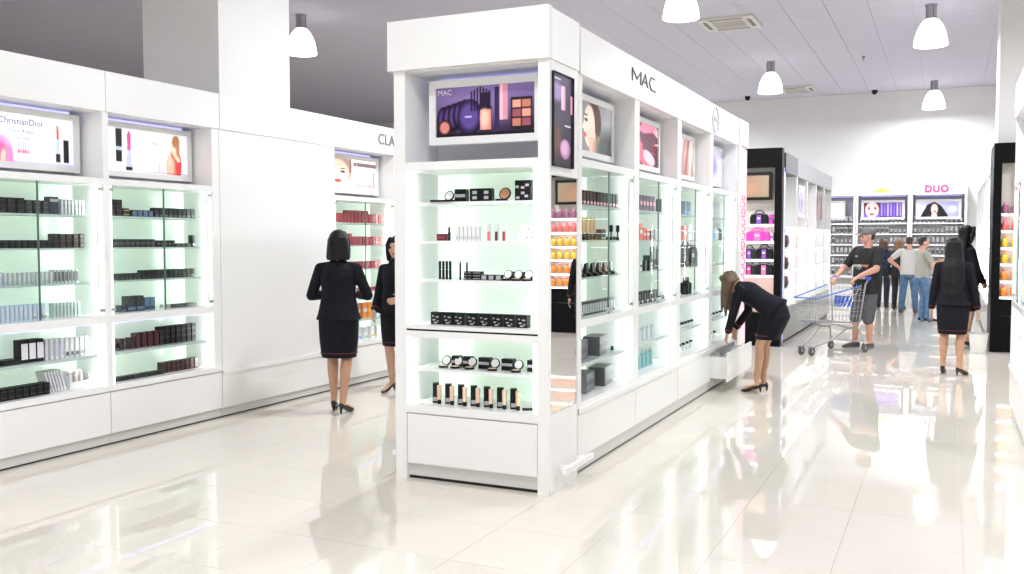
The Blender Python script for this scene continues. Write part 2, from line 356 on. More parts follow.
def art_purple():
    a = Art(140, 74, (.3, .2, .42)); a.grad((.10, .06, .13), (.44, .37, .54)); a.ell(.45, .75, .5, .5, (.52, .44, .66), 1.2, k=.7)
    for k in range(5): a.ell(.08+k*.055, .34+k*.03, .07, .28, (.07, .04, .1), .1); a.ell(.075+k*.055, .36+k*.03, .045, .2, (.32, .22, .45), .5)
    a.ell(.35, .38, .13, .36, (.10, .06, .15), .1); a.ell(.345, .40, .10, .28, (.33, .26, .52), .5); a.rect(.30, .37, .38, .41, (.9, .85, .95), .8)
    for k in range(7): a.rect(.36+k*.03, .375+k*.03, .5, .98-.03*abs(k-3), (.12, .08, .16))
    a.rect(.45, .57, .10, .58, (.12, .07, .12)); a.rect(.455, .565, .12, .52, (.85, .55, .50)); a.ell(.50, .35, .04, .18, (.97, .74, .66), .8); a.rect(.46, .56, .56, .85, (.14, .09, .18))
    a.rect(.65, .73, .30, .99, (.80, .55, .62)); a.rect(.655, .68, .30, .99, (.95, .78, .82), .7); a.rect(.60, .645, .1, .95, (.2, .13, .3))
    a.ell(.09, .2, .065, .16, (.2, .1, .12), .1); a.ell(.09, .2, .05, .12, (.78, .48, .44), .3)
    a.rect(.76, .97, .12, .72, (.10, .06, .09))
    for i in range(2):
        for j in range(3): a.rect(.775+i*.095, .86+i*.095, .16+j*.18, .31+j*.18, [(.72, .45, .38), (.55, .30, .34), (.85, .58, .50)][(i+j) % 3])
    a.rect(0, 1, 0, .07, (.08, .05, .1), .8); return a
def art_tall():
    a = Art(48, 120, (.3, .2, .36)); a.grad((.16, .10, .16), (.25, .2, .33)); a.ell(.2, .8, .35, .1, (.6, .5, .7), .6); a.rect(.42, .62, .62, .88, (.85, .62, .72)); a.rect(.45, .52, .62, .88, (.97, .82, .9), .7); a.rect(.88, 1, .6, .8, (.85, .62, .72))
    a.ell(.15, .3, .3, .16, (.36, .24, .2), .6); a.ell(.62, .2, .26, .11, (.62, .45, .6), .2); a.ell(.60, .21, .17, .08, (.8, .62, .75), .5); a.rect(.6, .9, .45, .463, (.9, .9, .9)); a.rect(.05, .4, .93, .95, (.75, .75, .8)); a.rect(.3, 1, .34, .36, (.1, .08, .12), .7); return a
def art_profile():
    a = Art(110, 60, (.55, .55, .56)); a.grad((.42, .42, .44), (.66, .66, .68), 'x'); a.ell(.60, .62, .16, .42, (.30, .18, .14), .15); a.ell(.50, .52, .12, .42, (.97, .82, .76), .1); a.ell(.55, .30, .10, .2, (.96, .78, .70), .2)
    a.poly([(.40, .66), (.345, .46), (.41, .42)], (.97, .82, .76)); a.ell(.40, .33, .035, .05, (.85, .2, .30), .3); a.rect(.50, .66, 0, .3, (.93, .70, .60)); a.ell(.43, .63, .035, .035, (.15, .1, .1), .4); a.ell(.42, .73, .045, .02, (.3, .18, .14), .4); a.ell(.70, .28, .03, .1, (.85, .75, .55), .4); a.ell(.9, .1, .25, .4, (.30, .33, .32), .8); return a
def art_pinks():
    a = Art(60, 60, (.35, .2, .28)); rnd = random.Random(3)
    for k in range(16): a.ell(rnd.random(), rnd.random(), .07+.07*rnd.random(), .14+.14*rnd.random(), [(.95, .55, .68), (.85, .3, .45), (.98, .75, .78), (.4, .12, .2), (.92, .42, .5)][k % 5], .25, rnd.random()*3)
    return a
def art_brush():
    a = Art(56, 60, (.80, .70, .68)); a.grad((.62, .45, .42), (.9, .82, .80)); 
    for k in range(5): a.poly([(.1+k*.18, 0), (.18+k*.18, 0), (.5+k*.12, 1), (.4+k*.12, 1)], [(.55, .3, .3), (.93, .85, .83), (.7, .45, .45)][k % 3], .8)
    return a
def art_violet():
    a = Art(50, 60, (.82, .80, .95)); a.ell(.5, .5, .3, .35, (.55, .5, .8), .6); a.rect(.4, .6, .15, .8, (.7, .65, .9)); a.rect(.42, .5, .2, .7, (.95, .95, 1)); return a
def art_beige():
    a = Art(50, 40, (.78, .66, .54)); a.grad((.60, .46, .38), (.66, .58, .48), 'x'); a.ell(.45, .35, .35, .3, (.72, .55, .44), .9); return a
def art_far1():
    a = Art(70, 32, (.5, .4, .8)); face(a, .22, .5, .5, (.96, .80, .80), (.35, .15, .2), (.85, .25, .45)); a.rect(.42, 1, 0, 1, (.36, .25, .62))
    for k in range(7): a.rect(.45+k*.08, .49+k*.08, .1, .95, [(.7, .6, .95), (.55, .42, .85), (.85, .8, 1)][k % 3], .8)
    return a
def art_far2():
    a = Art(70, 32, (.72, .72, .86)); a.grad((.80, .80, .92), (.62, .62, .80), 'x'); a.poly([(.05, 0), (.22, .8), (.4, 1), (.58, .7), (.75, .05), (.6, 0)], (.07, .06, .07)); a.ell(.40, .5, .085, .36, (.95, .74, .70), .2); a.rect(.33, .47, 0, .2, (.95, .74, .70)); a.ell(.41, .36, .03, .05, (.8, .25, .3), .4); a.ell(.85, .5, .1, .2, (.85, .85, .95), .8); return a
def art_far3():
    a = Art(46, 32, (.97, .97, 1)); a.ell(.35, .6, .08, .12, (.15, .12, .35), .3); a.ell(.48, .42, .07, .1, (.15, .12, .35), .3); a.ell(.42, .5, .04, .06, (.5, .3, .6), .3); a.rect(.6, .9, .62, .68, (.7, .7, .8)); return a

FRAMEW = mat('poster_frame_white', (.78, .78, .77), .35)
def poster(f, lx, ly, zc, w, h, art, fw, label, framem=None, pm=None, tilt=0., group='framed pictures', words=(), d=.05):
    """a framed picture on a front, its centre at local lx, zc"""
    p = f.w(lx, ly, zc-h/2-fw)
    t = thing('framed_picture', label, 'picture', p, f.rz, group)
    t.rotation_euler[0] = tilt
    W, H = w/2+fw, h+2*fw; fm = framem or FRAMEW
    m = MB()
    m.box(-W, W, 0, d, 0, fw).box(-W, W, 0, d, H-fw, H).box(-W, -w/2, 0, d, fw, H-fw).box(w/2, W, 0, d, fw, H-fw)
    m.build('frame', fm, t)
    bx('backing', t, fm, -w/2, w/2, .02, d, fw, H-fw)
    pic = add('printed_sheet', art.mesh('printed_sheet', w, h, pm or PRB), t, (0, .012, fw+h/2))
    for (txt, size, x, z, m_) in words:
        add('lettering', text_mesh(txt, size, m_, .0005), t, (x*w, .0105, fw+h/2+z*h))
    return t

# ---------------------------------------------------------------- display cabinets
LL = dict(top=2.893, cb=2.585, bt=2.075, bb=2.025, sh=(1.79, 1.541, 1.277), tt=1.017, tb=.955, low=.712, ledge=.47, dj=.425, pt=.088)
LG = dict(top=3.015, cb=2.705, bt=2.15, bb=2.10, sh=(1.85, 1.60, 1.335), tt=1.055, tb=1.0, low=.735, ledge=.49, dj=.42, pt=.11)
def bay(f, x0, x1, D, L, tl, tr, label, group, header=True, doors=True, drawer=0., led=True, solid_back=None):
    """one white cabinet: poster niche, glass fronted shelves, open shelves, drawer, plinth"""
    t = thing('display_cabinet', label, 'cabinet', f.w(x0, 0, 0), f.rz, group)
    W = x1-x0; a, b = tl, W-tr
    bx('side_panel', t, WHITE, 0, tl, 0, D, L['dj'], L['cb']); bx('side_panel', t, WHITE, W-tr, W, 0, D, L['dj'], L['cb'])
    bx('back_panel', t, NICHE, 0, W, D, D+.02, L['bt'], L['cb']); bx('back_panel', t, GREENB, 0, W, D, D+.02, L['dj'], L['bt'])
    if header:
        h = bx('header', t, WHITE, .003, W-.003, -.012, .05, L['cb'], L['top'])
        bx('top_board', t, PANEL, 0, W, .05, D+.02, L['cb'], L['cb']+.03)
    else: bx('top_board', t, PANEL, 0, W, .05, D+.02, L['cb'], L['cb']+.03)
    bx('niche_shelf', t, WHITE, a, b, -.004, D, L['bb'], L['bt'])
    for z in L['sh']: bx('glass_shelf', t, SHELF, a+.03, b-.03, .07, D, z-.014, z)
    bx('middle_shelf', t, WHITE, a, b, 0, D, L['tb'], L['tt'])
    bx('open_shelf', t, SHELF, a+.012, b-.012, .05, D, L['low']-.02, L['low'])
    bx('ledge', t, WHITE, a, b, 0, D, L['dj']+.004, L['ledge']); bx('ledge_edge', t, WHITE, 0, W, -.012, 0, L['dj'], L['dj']+.035)
    if drawer:
        dr = add('drawer', None, t, (0, -drawer, 0))
        bx('drawer_front', dr, WHITE, .004, W-.004, 0, .02, L['pt']+.003, L['dj']-.008)
        bx('drawer_side', dr, PANEL, .03, .045, .02, D-.03, L['pt']+.03, L['dj']-.05); bx('drawer_side', dr, PANEL, W-.045, W-.03, .02, D-.03, L['pt']+.03, L['dj']-.05)
        bx('drawer_back', dr, PANEL, .045, W-.045, D-.045, D-.03, L['pt']+.03, L['dj']-.05); bx('drawer_bottom', dr, PANEL, .045, W-.045, .02, D-.045, L['pt']+.03, L['pt']+.042)
        bx('carcass_side', t, PANEL, .003, .025, 0, D, L['pt'], L['dj']); bx('carcass_side', t, PANEL, W-.025, W-.003, 0, D, L['pt'], L['dj']); bx('carcass_back', t, PANEL, .025, W-.025, D-.02, D, L['pt'], L['dj'])
    else:
        bx('drawer_front', t, WHITE, .004, W-.004, 0, .02, L['pt']+.003, L['dj']-.008); bx('carcass', t, PANEL, .004, W-.004, .024, D, L['pt'], L['dj']-.002)
    bx('plinth', t, PLINTH, .002, W-.002, .02, D, .014, L['pt']-.003); bx('base_gap', t, BLACKGAP, 0, W, .03, D, 0, .014)
    if led:
        for (z0, z1) in ((L['tt']+.01, L['bb']-.01), (L['ledge']+.01, L['tb']-.01)):
            bx('light_strip', t, LEDW, a+.001, a+.030, .031, .034, z0, z1); bx('light_strip', t, LEDW, b-.030, b-.001, .031, .034, z0, z1); bx('light_cover', t, DIFF, a, a+.034, .014, .03, z0-.01, z1+.01); bx('light_cover', t, DIFF, b-.034, b, .014, .03, z0-.01, z1+.01); bx('light_lip', t, WHITE, a+.031, a+.034, .03, .042, z0, z1); bx('light_lip', t, WHITE, b-.034, b-.031, .03, .042, z0, z1)
        bx('light_strip', t, LEDB, a+.05, b-.05, D-.05, D-.035, L['cb']-.014, L['cb']-.002)
        bx('light_strip', t, LEDB, a+.02, b-.02, .06, .075, L['tb']-.012, L['tb']-.002)
    if doors:
        mid = (a+b)/2
        for k, (p, q) in enumerate(((a+.004, mid-.002), (mid+.002, b-.004))):
            dd = bx('glass_door', t, GLASS, p, q, .006, .012, L['tt']+.004, L['bb']-.004)
            bx('door_edge', dd, DEDGE, q-.004 if k == 0 else p, q if k == 0 else p+.004, .005, .013, L['tt']+.004, L['bb']-.004)
            hx = p+.005 if k == 0 else q-.035
            for hz in (L['tt']+.03, L['bb']-.045): bx('hinge', dd, HINGE, hx, hx+.03, .001, .018, hz, hz+.022)
            kx = q-.05 if k == 0 else p+.02
            MB().lathe([(.012, 0), (.012, .006), (.018, .01), (.018, .02), (.008, .024)], 10, (kx, -.016, L['tt']+.035), 'y').build('lock_knob', HINGE, dd)
    return t
def blank(f, x0, x1, D, L, label, group=None, splits=1):
    """the plain panel cabinet between display bays"""
    t = thing('panel_cabinet', label, 'cabinet', f.w(x0, 0, 0), f.rz, group); W = x1-x0
    n = splits
    for k in range(n): bx('header', t, WHITE, k*W/n+.003, (k+1)*W/n-.003, -.012, .05, L['cb'], L['top'])
    bx('front_panel', t, PANEL, .002, W-.002, .0, .04, L['dj']+.01, L['cb']); bx('ledge_edge', t, WHITE, 0, W, -.012, .04, L['dj']-.03, L['dj']+.01)
    bx('lower_panel', t, PANEL, .002, W-.002, 0, .04, L['pt'], L['dj']-.03); bx('back_panel', t, PANEL, 0, W, .04, D, L['pt'], L['cb']+.03)
    bx('plinth', t, PLINTH, .002, W-.002, .02, D, .014, L['pt']-.003); bx('base_gap', t, BLACKGAP, 0, W, .03, D, 0, .014); return t

# wall row on the left, facing the aisle
LX, LD = -5.89, .34
FL = F(LX, 0, R(90))
ROW = 'white cabinets along the wall'
blank(FL, 2.0, 4.035, LD, LL, 'plain white panel cabinet beyond the left edge of the photo', ROW)
bay(FL, 4.04, 5.24, LD, LL, .028, .028, 'white wall cabinet with pale blue boxes, under the lipstick picture cut by the photo edge', ROW)
bay(FL, 5.24, 6.475, LD, LL, .028, .088, 'white wall cabinet filled with dark boxes, beside the plain white panel', ROW)
blank(FL, 6.48, 8.18, .09, LL, 'plain white panel cabinet in front of the tall pillar', ROW, 1)
bay(FL, 8.18, 9.41, LD, LL, .028, .034, 'white wall cabinet with rows of red boxes behind the two women', ROW)
blank(FL, 9.415, 11.2, LD, LL, 'plain white panel cabinet hidden behind the island end', ROW)
o = add('header_lettering', text_mesh('CLARINS', .175, mat('gold_grey_letters', (.22, .21, .2), .4), .004, 1.12), None, FL.w(9.40, -.0165, 2.742), FL.rz); tag(o, 'dark capital letters on the header above the red boxes', 'sign')

# pictures of the wall row
poster(FL, 4.64, .20, 2.335, .98, .35, art_lips(), .045, 'glowing picture with a red lipstick and a pink figure', words=(('ChristianDior', .066, .045, .34, mat('print_navy', (.12, .14, .32), .5)), ('Dior Addict', .045, .055, .15, mat('print_blue', (.3, .36, .62), .5)), ('be iconic', .032, .06, .01, mat('print_blue', (.3, .36, .62), .5))))
poster(FL, 5.83, .20, 2.335, .96, .35, art_lips2(), .045, 'glowing picture with a pink lipstick and a woman in orange', words=(('ChristianDior', .056, .02, .0, mat('print_grey', (.5, .52, .62), .5)), ('Addict', .032, .12, .22, mat('print_pink', (.8, .5, .55), .5))))
poster(FL, 8.80, .19, 2.335, 1.0, .34, art_skin(), .045, 'picture of a pale face beside a white cream jar')

# the island: front end unit, four bays a side, rear end unit
GX, GY, GW = -2.25, 5.33, 1.10
GXL = -3.345
# front end unit, faces the viewer
FE = F(GXL, GY, 0)
ED = .44
e = thing('end_display_unit', 'tall white island end unit with black makeup on lit shelves and a side mirror', 'cabinet', FE.w(0, 0, 0), 0)
ww = GX+.02-GXL          # to the outer side face
pw = .085
bx('header', e, WHITE, -.03, ww+.006, -.03, .03, 2.71, 3.03); bx('header_side', e, PANEL, ww-.06, ww+.004, .03, .50, 2.712, 3.022); bx('header_side', e, PANEL, -.03, .03, .03, .50, 2.712, 3.022)
bx('post', e, WHITE, 0, pw, 0, .035, .0, 2.71); bx('post', e, WHITE, ww-pw+.01, ww, 0, .035, 0., 2.71)
bx('side_panel', e, WHITE, 0, .03, .035, .50, .0, 2.71); bx('inner_panel', e, WSHELF, .03, pw, .035, ED, .45, 2.71); bx('inner_panel', e, WSHELF, ww-pw+.01, ww-.04, .035, ED, .45, 2.71)
bx('side_panel', e, PANEL, ww-.04, ww-.002, .035, .50, .0, .507); bx('side_panel', e, PANEL, ww-.04, ww-.002, .035, .50, 2.005, 2.71)
bx('side_panel', e, PANEL, ww-.04, ww-.012, .035, .50, .507, 2.005)
bx('mirror', e, MIRROR, ww-.012, ww-.004, .012+.025, .50, .51, 2.0); bx('mirror_trim', e, WHITE, ww-.04, ww, .47+.018, .50, 0, 2.71)
pa, pb = pw, ww-pw+.01
bx('back_panel', e, NICHE, pa, pb, ED, ED+.03, 2.11, 2.71); bx('back_panel', e, GREENB, pa, pb, ED, ED+.03, .45, 2.11)
bx('top_board', e, PANEL, pa, pb, 0.03, ED, 2.70, 2.72)
bx('niche_shelf', e, WHITE, pa, pb, -.0, ED, 2.055, 2.11)
for z in (1.85, 1.595, 1.338): bx('glass_shelf', e, WSHELF, pa+.005, pb-.005, .06, ED, z-.02, z)
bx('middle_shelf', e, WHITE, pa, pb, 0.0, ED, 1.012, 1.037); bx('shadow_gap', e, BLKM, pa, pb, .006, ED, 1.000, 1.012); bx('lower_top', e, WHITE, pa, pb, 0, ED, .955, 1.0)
bx('open_shelf', e, WSHELF, pa+.005, pb-.005, .05, ED, .727, .745); bx('ledge', e, WHITE, pa, pb, 0, ED, .45, .505)
bx('drawer_front', e, WHITE, pa-.015+.02, pb-.004, .002, .02, .112, .442); bx('carcass', e, PANEL, pa, pb, .024, ED, .10, .449)
bx('plinth', e, PLINTH, pa, pb, .03, ED, .022, .10); bx('base_gap', e, BLACKGAP, .03, ww-.045, .04, .48, .0, .021)
for (z0, z1) in ((1.05, 2.04), (.52, .94)):
    bx('light_strip', e, LEDW, pa+.001, pa+.030, .032, .035, z0, z1); bx('light_strip', e, LEDW, pb-.030, pb-.001, .032, .035, z0, z1); bx('light_cover', e, DIFF, pa, pa+.034, .0, .031, z0-.01, z1+.01); bx('light_cover', e, DIFF, pb-.034, pb, .0, .031, z0-.01, z1+.01); bx('light_lip', e, WHITE, pa+.031, pa+.034, .031, .043, z0, z1); bx('light_lip', e, WHITE, pb-.034, pb-.031, .031, .043, z0, z1)
bx('light_strip', e, LEDB, pa+.05, pb-.05, ED-.06, ED-.045, 2.684, 2.698)
poster(FE, .585, .16, 2.445, .72, .325, art_purple(), .05, 'purple picture of makeup bottles, compacts and a palette in the end unit', words=(('MAC', .05, -.41, .40, WHITEINK),))
FS = F(GX+.0205, GY, R(90))
poster(FS, .205, -.018, 2.35, .335, .575, art_tall(), .003, 'tall narrow purple makeup picture on the side of the end unit above the mirror', framem=BLKM, d=.03)
# bumper rails low at the sides of the end unit
for (x, s, l) in ((GX+.02, 1, 'low white bumper rail under the mirror of the end unit'), (GXL, -1, 'low white bumper rail at the hidden flank of the end unit')):
    t = thing('bumper_rail', l, 'rail', (x, 0, 0), 0, 'bumper rails'); X = x and 0
    bx('rail', t, WHITE, min(s*.06, s*.085), max(s*.06, s*.085), 5.42, 5.92, .125, .16); 
    for y in (5.5, 5.8): bx('bracket', t, WHITE, min(0, s*.06), max(0, s*.06), y, y+.035, .13, .155)

# side bays
FG = F(GX, 0, R(90)); GD = .40
GR = 'white bays on the side of the island'
GB = [(5.885, 7.18, 'first white island bay beside the mirror, with striped boxes and grey cartons'), (7.18, 8.475, 'second white island bay, with red boxes behind glass and an empty tray below'), (8.475, 9.765, 'third white island bay, with a black bag behind glass'), (9.765, 11.08, 'last white island bay, with its drawer pulled open by the bending woman')]
for k, (a, b, l) in enumerate(GB): bay(FG, a, b, GD, LG, .065, .065, l, GR, header=False, drawer=.19 if k == 3 else 0.)
hd = thing('island_header', 'long white header board with dark letters above the island bays', 'sign board', FG.w(5.885, 0, 0), FG.rz)
bx('board', hd, WHITE, 0.0, 5.195, -.012, .05, 2.705, 3.015); bx('top_cover', hd, PANEL, 0, 5.195, .05, .42, 2.992, 3.012)
# the three stroke letters of the sign
lm = MB()
def stroke(p, q, wd=.011):
    (x0, z0), (x1, z1) = p, q; L_ = math.hypot(x1-x0, z1-z0); nx, nz = -(z1-z0)/L_*wd/2, (x1-x0)/L_*wd/2
    lm.prism([(x0+nx, z0+nz), (x1+nx, z1+nz), (x1-nx, z1-nz), (x0-nx, z0-nz)], 'y', -.02, -.0125)
for p, q in (((0, .02), (.0, .12)), ((0, .12), (.12, .05)), ((.12, .05), (.23, .12)), ((.23, .12), (.21, .02)), ((.245, .02), (.345, .12)), ((.345, .12), (.40, .02)), ((.28, .055), (.385, .055)), ((.62, .12), (.50, .12)), ((.50, .12), (.455, .07)), ((.455, .07), (.50, .02)), ((.50, .02), (.63, .02))): stroke(p, q)
lm.build('lettering', INK, hd, (7.0-5.885, 0, 2.81))
em = MB(); em.tube([(.13*math.cos(2*PI*k/24), -.018, .13*math.sin(2*PI*k/24)) for k in range(24)], .007, 5, closed=True); em.box(-.10, .10, -.022, -.013, -.008, .008); em.box(-.04, .04, -.022, -.013, .02, .03)
em.build('round_emblem', GREYINK, hd, (9.85-5.885, 0, 2.855))
for (lx, art, l) in ((6.53, art_profile(), 'picture of a woman in profile above the first island bay'), (7.83, art_pinks(), 'picture of pink and dark red petals above the second island bay'), (9.12, art_brush(), 'picture of brown slanted stripes above the third island bay'), (10.42, art_violet(), 'pale violet picture above the last island bay')):
    poster(FG, lx, .15, 2.43, .97, .36, art, .045, l)
# far side and core of the island
tag(MB().box(GXL, GX-GD-.03, 5.85, 11.08, 0, 2.98).build('island_core', PANEL), 'plain white back half of the island cabinet row', 'cabinet')
# rear end unit with its pink flank
re = thing('end_display_unit', 'rear end unit of the island with a glowing pink side panel', 'cabinet', (GXL, 11.1, 0), 0)
PINK = mat('pink_backlit', (.95, .55, .62), .3, emit=.55, ecol=(1., .50, .58)); DPINK = mat('deep_pink_letters', (.75, .05, .22), .4, emit=.25, ecol=(.8, .05, .25))
bx('body', re, WHITE, 0, ww-.03, 0, .50, .02, 2.72); bx('header', re, WHITE, -.01, ww, 0, .53, 2.72, 3.015); bx('pink_panel', re, PINK, ww-.03, ww-.012, .13, .50, .35, 2.69); bx('edge_trim', re, WHITE, ww-.03, ww-.005, 0, .13, .02, 2.72); bx('base_panel', re, WHITE, ww-.03, ww-.012, .13, .5, .02, .35)
rn = random.Random(5)
mk = MB(); z = .95
while z < 2.1:
    h = .05+.06*rn.random(); k_ = rn.randrange(4); pts = [(ww-.0105, .31+.10*math.cos(a_), z+h/2+h/2*math.sin(a_)) for a_ in np.linspace(-2.6 if k_ % 2 else -1.2, 2.2 if k_ < 2 else 3.4, 9)]
    mk.tube(pts, .006, 5); mk.tube([(ww-.0105, .21, z), (ww-.0105, .41, z+h*(.1 if k_ < 2 else .7))], .005, 5); z += h+.02
mk.build('vertical_lettering', DPINK, re)

# black end units (one each side of the far aisle) and the runs behind them
def black_end(f, W, label, group, shelves, panel):
    t = thing('end_display_unit', label, 'cabinet', f.w(0, 0, 0), f.rz, group); D = .18
    bx('header', t, BLKLAM, 0, W, -.01, D, 2.69, 2.97); bx('post', t, BLKLAM, 0, .105, 0, D, 0, 2.69); bx('post', t, BLKLAM, W-.105, W, 0, D, 0, 2.69)
    bx('back_panel', t, CREAMW, .105, W-.105, D-.02, D, .5, 2.69)
    for z in shelves: bx('shelf', t, WSHELF, .105, W-.105, .0, D-.02, z-.025, z); bx('light_strip', t, LEDS, .12, W-.12, .01, .02, z-.034, z-.0255)
    bx('lower_panel', t, panel, .105, W-.105, .01, .03, .52, shelves[-1]-.035); bx('base', t, BLKLAM, .105, W-.105, .02, D, 0, .5)
    return t
BE = F(-3.35, 14.33, 0)
black_end(BE, 1.10, 'black framed end unit stacked with handbags, behind the bending woman', 'black end units', (1.84, 1.585, 1.315, 1.075), mat('rose_panel', (.75, .52, .48), .4))
poster(BE, .55, .045, 2.41, .70, .33, art_beige(), .045, 'beige picture in a black frame above the handbags', framem=BLKM, pm=PRS)
BR = F(.57, 14.97, 0)
black_end(BR, 1.35, 'black framed end unit of orange and pink bottles at the right aisle', 'black end units', (1.98, 1.74, 1.5, 1.27, 1.03, .80), BLKLAM)
poster(BR, .72, .045, 2.42, .74, .33, art_beige(), .045, 'beige picture in a black frame above the orange bottles', framem=BLKM, pm=PRS)
VIO = mat('violet_light_panel', (.6, .62, .95), .3, emit=.7, ecol=(.5, .52, 1.))
o = bx('light_panel', None, VIO, -2.33, -2.255, 14.515, 14.60, .03, 2.69); tag(o, 'narrow violet lit strip panel beside the black handbag unit', 'light panel')
GLOWB = mat('lit_white_back', (.92, .92, .90), .4, emit=.55, ecol=(1, 1, .98))
def run_bay(f, x0, x1, hdm, label, group, shelves, base=.55, top=2.92, cb=2.63, D=.36, basem=None):
    t = thing('lit_display_bay', label, 'cabinet', f.w(x0, 0, 0), f.rz, group); W = x1-x0
    bx('header', t, hdm, 0, W, -.008, D, cb, top); bx('side_panel', t, WSHELF, 0, .05, 0, D, base, cb); bx('side_panel', t, WSHELF, W-.05, W, 0, D, base, cb)
    bx('back_panel', t, CREAMW, .05, W-.05, D-.02, D, 1.93, cb); bx('back_light', t, GLOWB, .05, W-.05, D-.02, D, base, 1.93)
    for z in shelves: bx('shelf', t, WSHELF, .05, W-.05, .03, D-.02, z-.02, z); bx('light_strip', t, LEDS, .06, W-.06, .04, .05, z-.028, z-.0205)
    bx('base', t, basem or GREYLAM, 0, W, .02, D, .05, base); bx('plinth', t, BLKM, 0, W, .05, D, 0, .05); bx('edge_light', t, LEDS, .052, .058, .03, .04, base+.02, 1.9)
    return t
RS = (1.82, 1.47, 1.13, .84, .57)
FGR = F(-2.25, 0, R(90))
BASEG = mat('grey_glass_base', (.22, .23, .24), .15)
n = ['first', 'second', 'third', 'fourth', 'fifth']
for k in range(5):
    a = 14.62+k*1.24
    run_bay(FGR, a, a+1.235, GREYLAM if k else mat('dark_grey_laminate', (.07, .07, .08), .35), f'{n[k]} lit white bay behind the black handbag unit, under the grey header', 'lit bays left of the far aisle', RS, basem=BASEG)
for (k, art) in ((1, art_violet()), (3, art_beige())): poster(FGR, 14.62+k*1.24+.62, .012, 2.25, .62, .46, art, .04, ['pale violet picture in the grey headed bays', 'dark beige picture in the grey headed bays'][k > 1], pm=PRS, framem=GREYLAM if k > 1 else None)
# right run
o = MB().box(.572, .605, 15.155, 16.15, 0, 2.97).build('side_panel_board', BLKLAM); tag(o, 'black side board between the orange bottle unit and the lit bays', 'panel')
FRR = F(.575, 23.6, R(-90))
for k in range(6):
    a = k*1.24
    run_bay(FRR, a, a+1.235, WHITE, f'{(n+["sixth"])[5-k]} lit white bay past the black board on the right aisle', 'lit bays right of the far aisle', RS, basem=BASEG, top=2.93)

# near right cabinet row, mostly cut by the photo edge
FRC = F(.545, 9.78, R(-90))
bay(FRC, 0, 1.25, .36, LG, .04, .04, 'white cabinet at the far right edge of the photo', 'white cabinets at the right edge')
bay(FRC, 1.25, 2.50, .36, LG, .04, .04, 'white cabinet beyond the right edge of the photo', 'white cabinets at the right edge')

# units on the far wall
FB = F(0, 24.68, 0)
VIOLETB = mat('violet_grey_back', (.48, .48, .60), .5); GREYB = mat('grey_back', (.68, .68, .68), .5); GSH = mat('grey_shelf', (.55, .55, .57), .35)
FARS = (2.02, 1.76, 1.50, 1.24, .98, .72)
names = ['far wall unit hidden behind the island', 'far wall unit hidden by the grey headed bays', 'far wall unit left of the cap wearing man, with the white picture', 'far wall unit behind the man in a white shirt', 'far wall unit under the pink letters']
for k in range(5):
    x0 = .40-1.245*(5-k)
    t = thing('wall_display_unit', names[k], 'cabinet', FB.w(x0, 0, 0), 0, 'far wall units'); W = 1.24; D = .38
    bx('header', t, WHITE, 0, W, -.01, D, 2.69, 2.95); bx('side_panel', t, WHITE, 0, .055, 0, D, 0, 2.69); bx('side_panel', t, WHITE, W-.055, W, 0, D, 0, 2.69)
    bx('back_panel', t, VIOLETB, .055, W-.055, D-.02, D, 2.02, 2.69); bx('back_panel', t, GREYB, .055, W-.055, D-.02, D, .5, 2.02)
    bx('light_strip', t, LEDF2, .1, W-.1, D-.05, D-.035, 2.67, 2.688)
    for z in FARS: bx('shelf', t, GSH, .055, W-.055, .03, D-.02, z-.02, z); bx('light_strip', t, LEDF, .06, W-.06, .035, .045, z-.028, z-.0205)
    bx('base', t, WHITE, .055, W-.055, 0.01, D, .06, .5); bx('plinth', t, PLINTH, .055, W-.055, .04, D, 0, .06)
poster(FB, -2.715, .1, 2.34, .62, .36, art_far3(), .06, 'white picture with a small dark flower on the far wall unit')
poster(FB, -1.47, .1, 2.34, .88, .36, art_far1(), .06, 'picture of a made up face beside violet bottles on the far wall')
poster(FB, -0.225, .1, 2.34, .88, .36, art_far2(), .06, 'picture of a face with flowing black hair on the far wall')
o = add('brand_lettering', text_mesh('DUO', .225, mat('pink_letters', (.78, .03, .22), .4, emit=.15), .008, 1.08, 0., .008), None, FB.w(-.27, -.0185, 2.822)); tag(o, 'pink capital letters on the far wall header', 'sign')
YEL = mat('yellow_sign', (.95, .80, .12), .4, emit=.3)
ye = MB(); ye.prism([(-.2, -.02), (.2, -.02), (.2, .02), (.1, .03), (.06, .08), (-.02, .09), (-.06, .03), (-.2, .03)], 'y', -.02, -.0105); o = ye.build('yellow_emblem', YEL, None, FB.w(-1.5, 0, 2.79)); tag(o, 'small yellow emblem on the far wall header', 'sign')

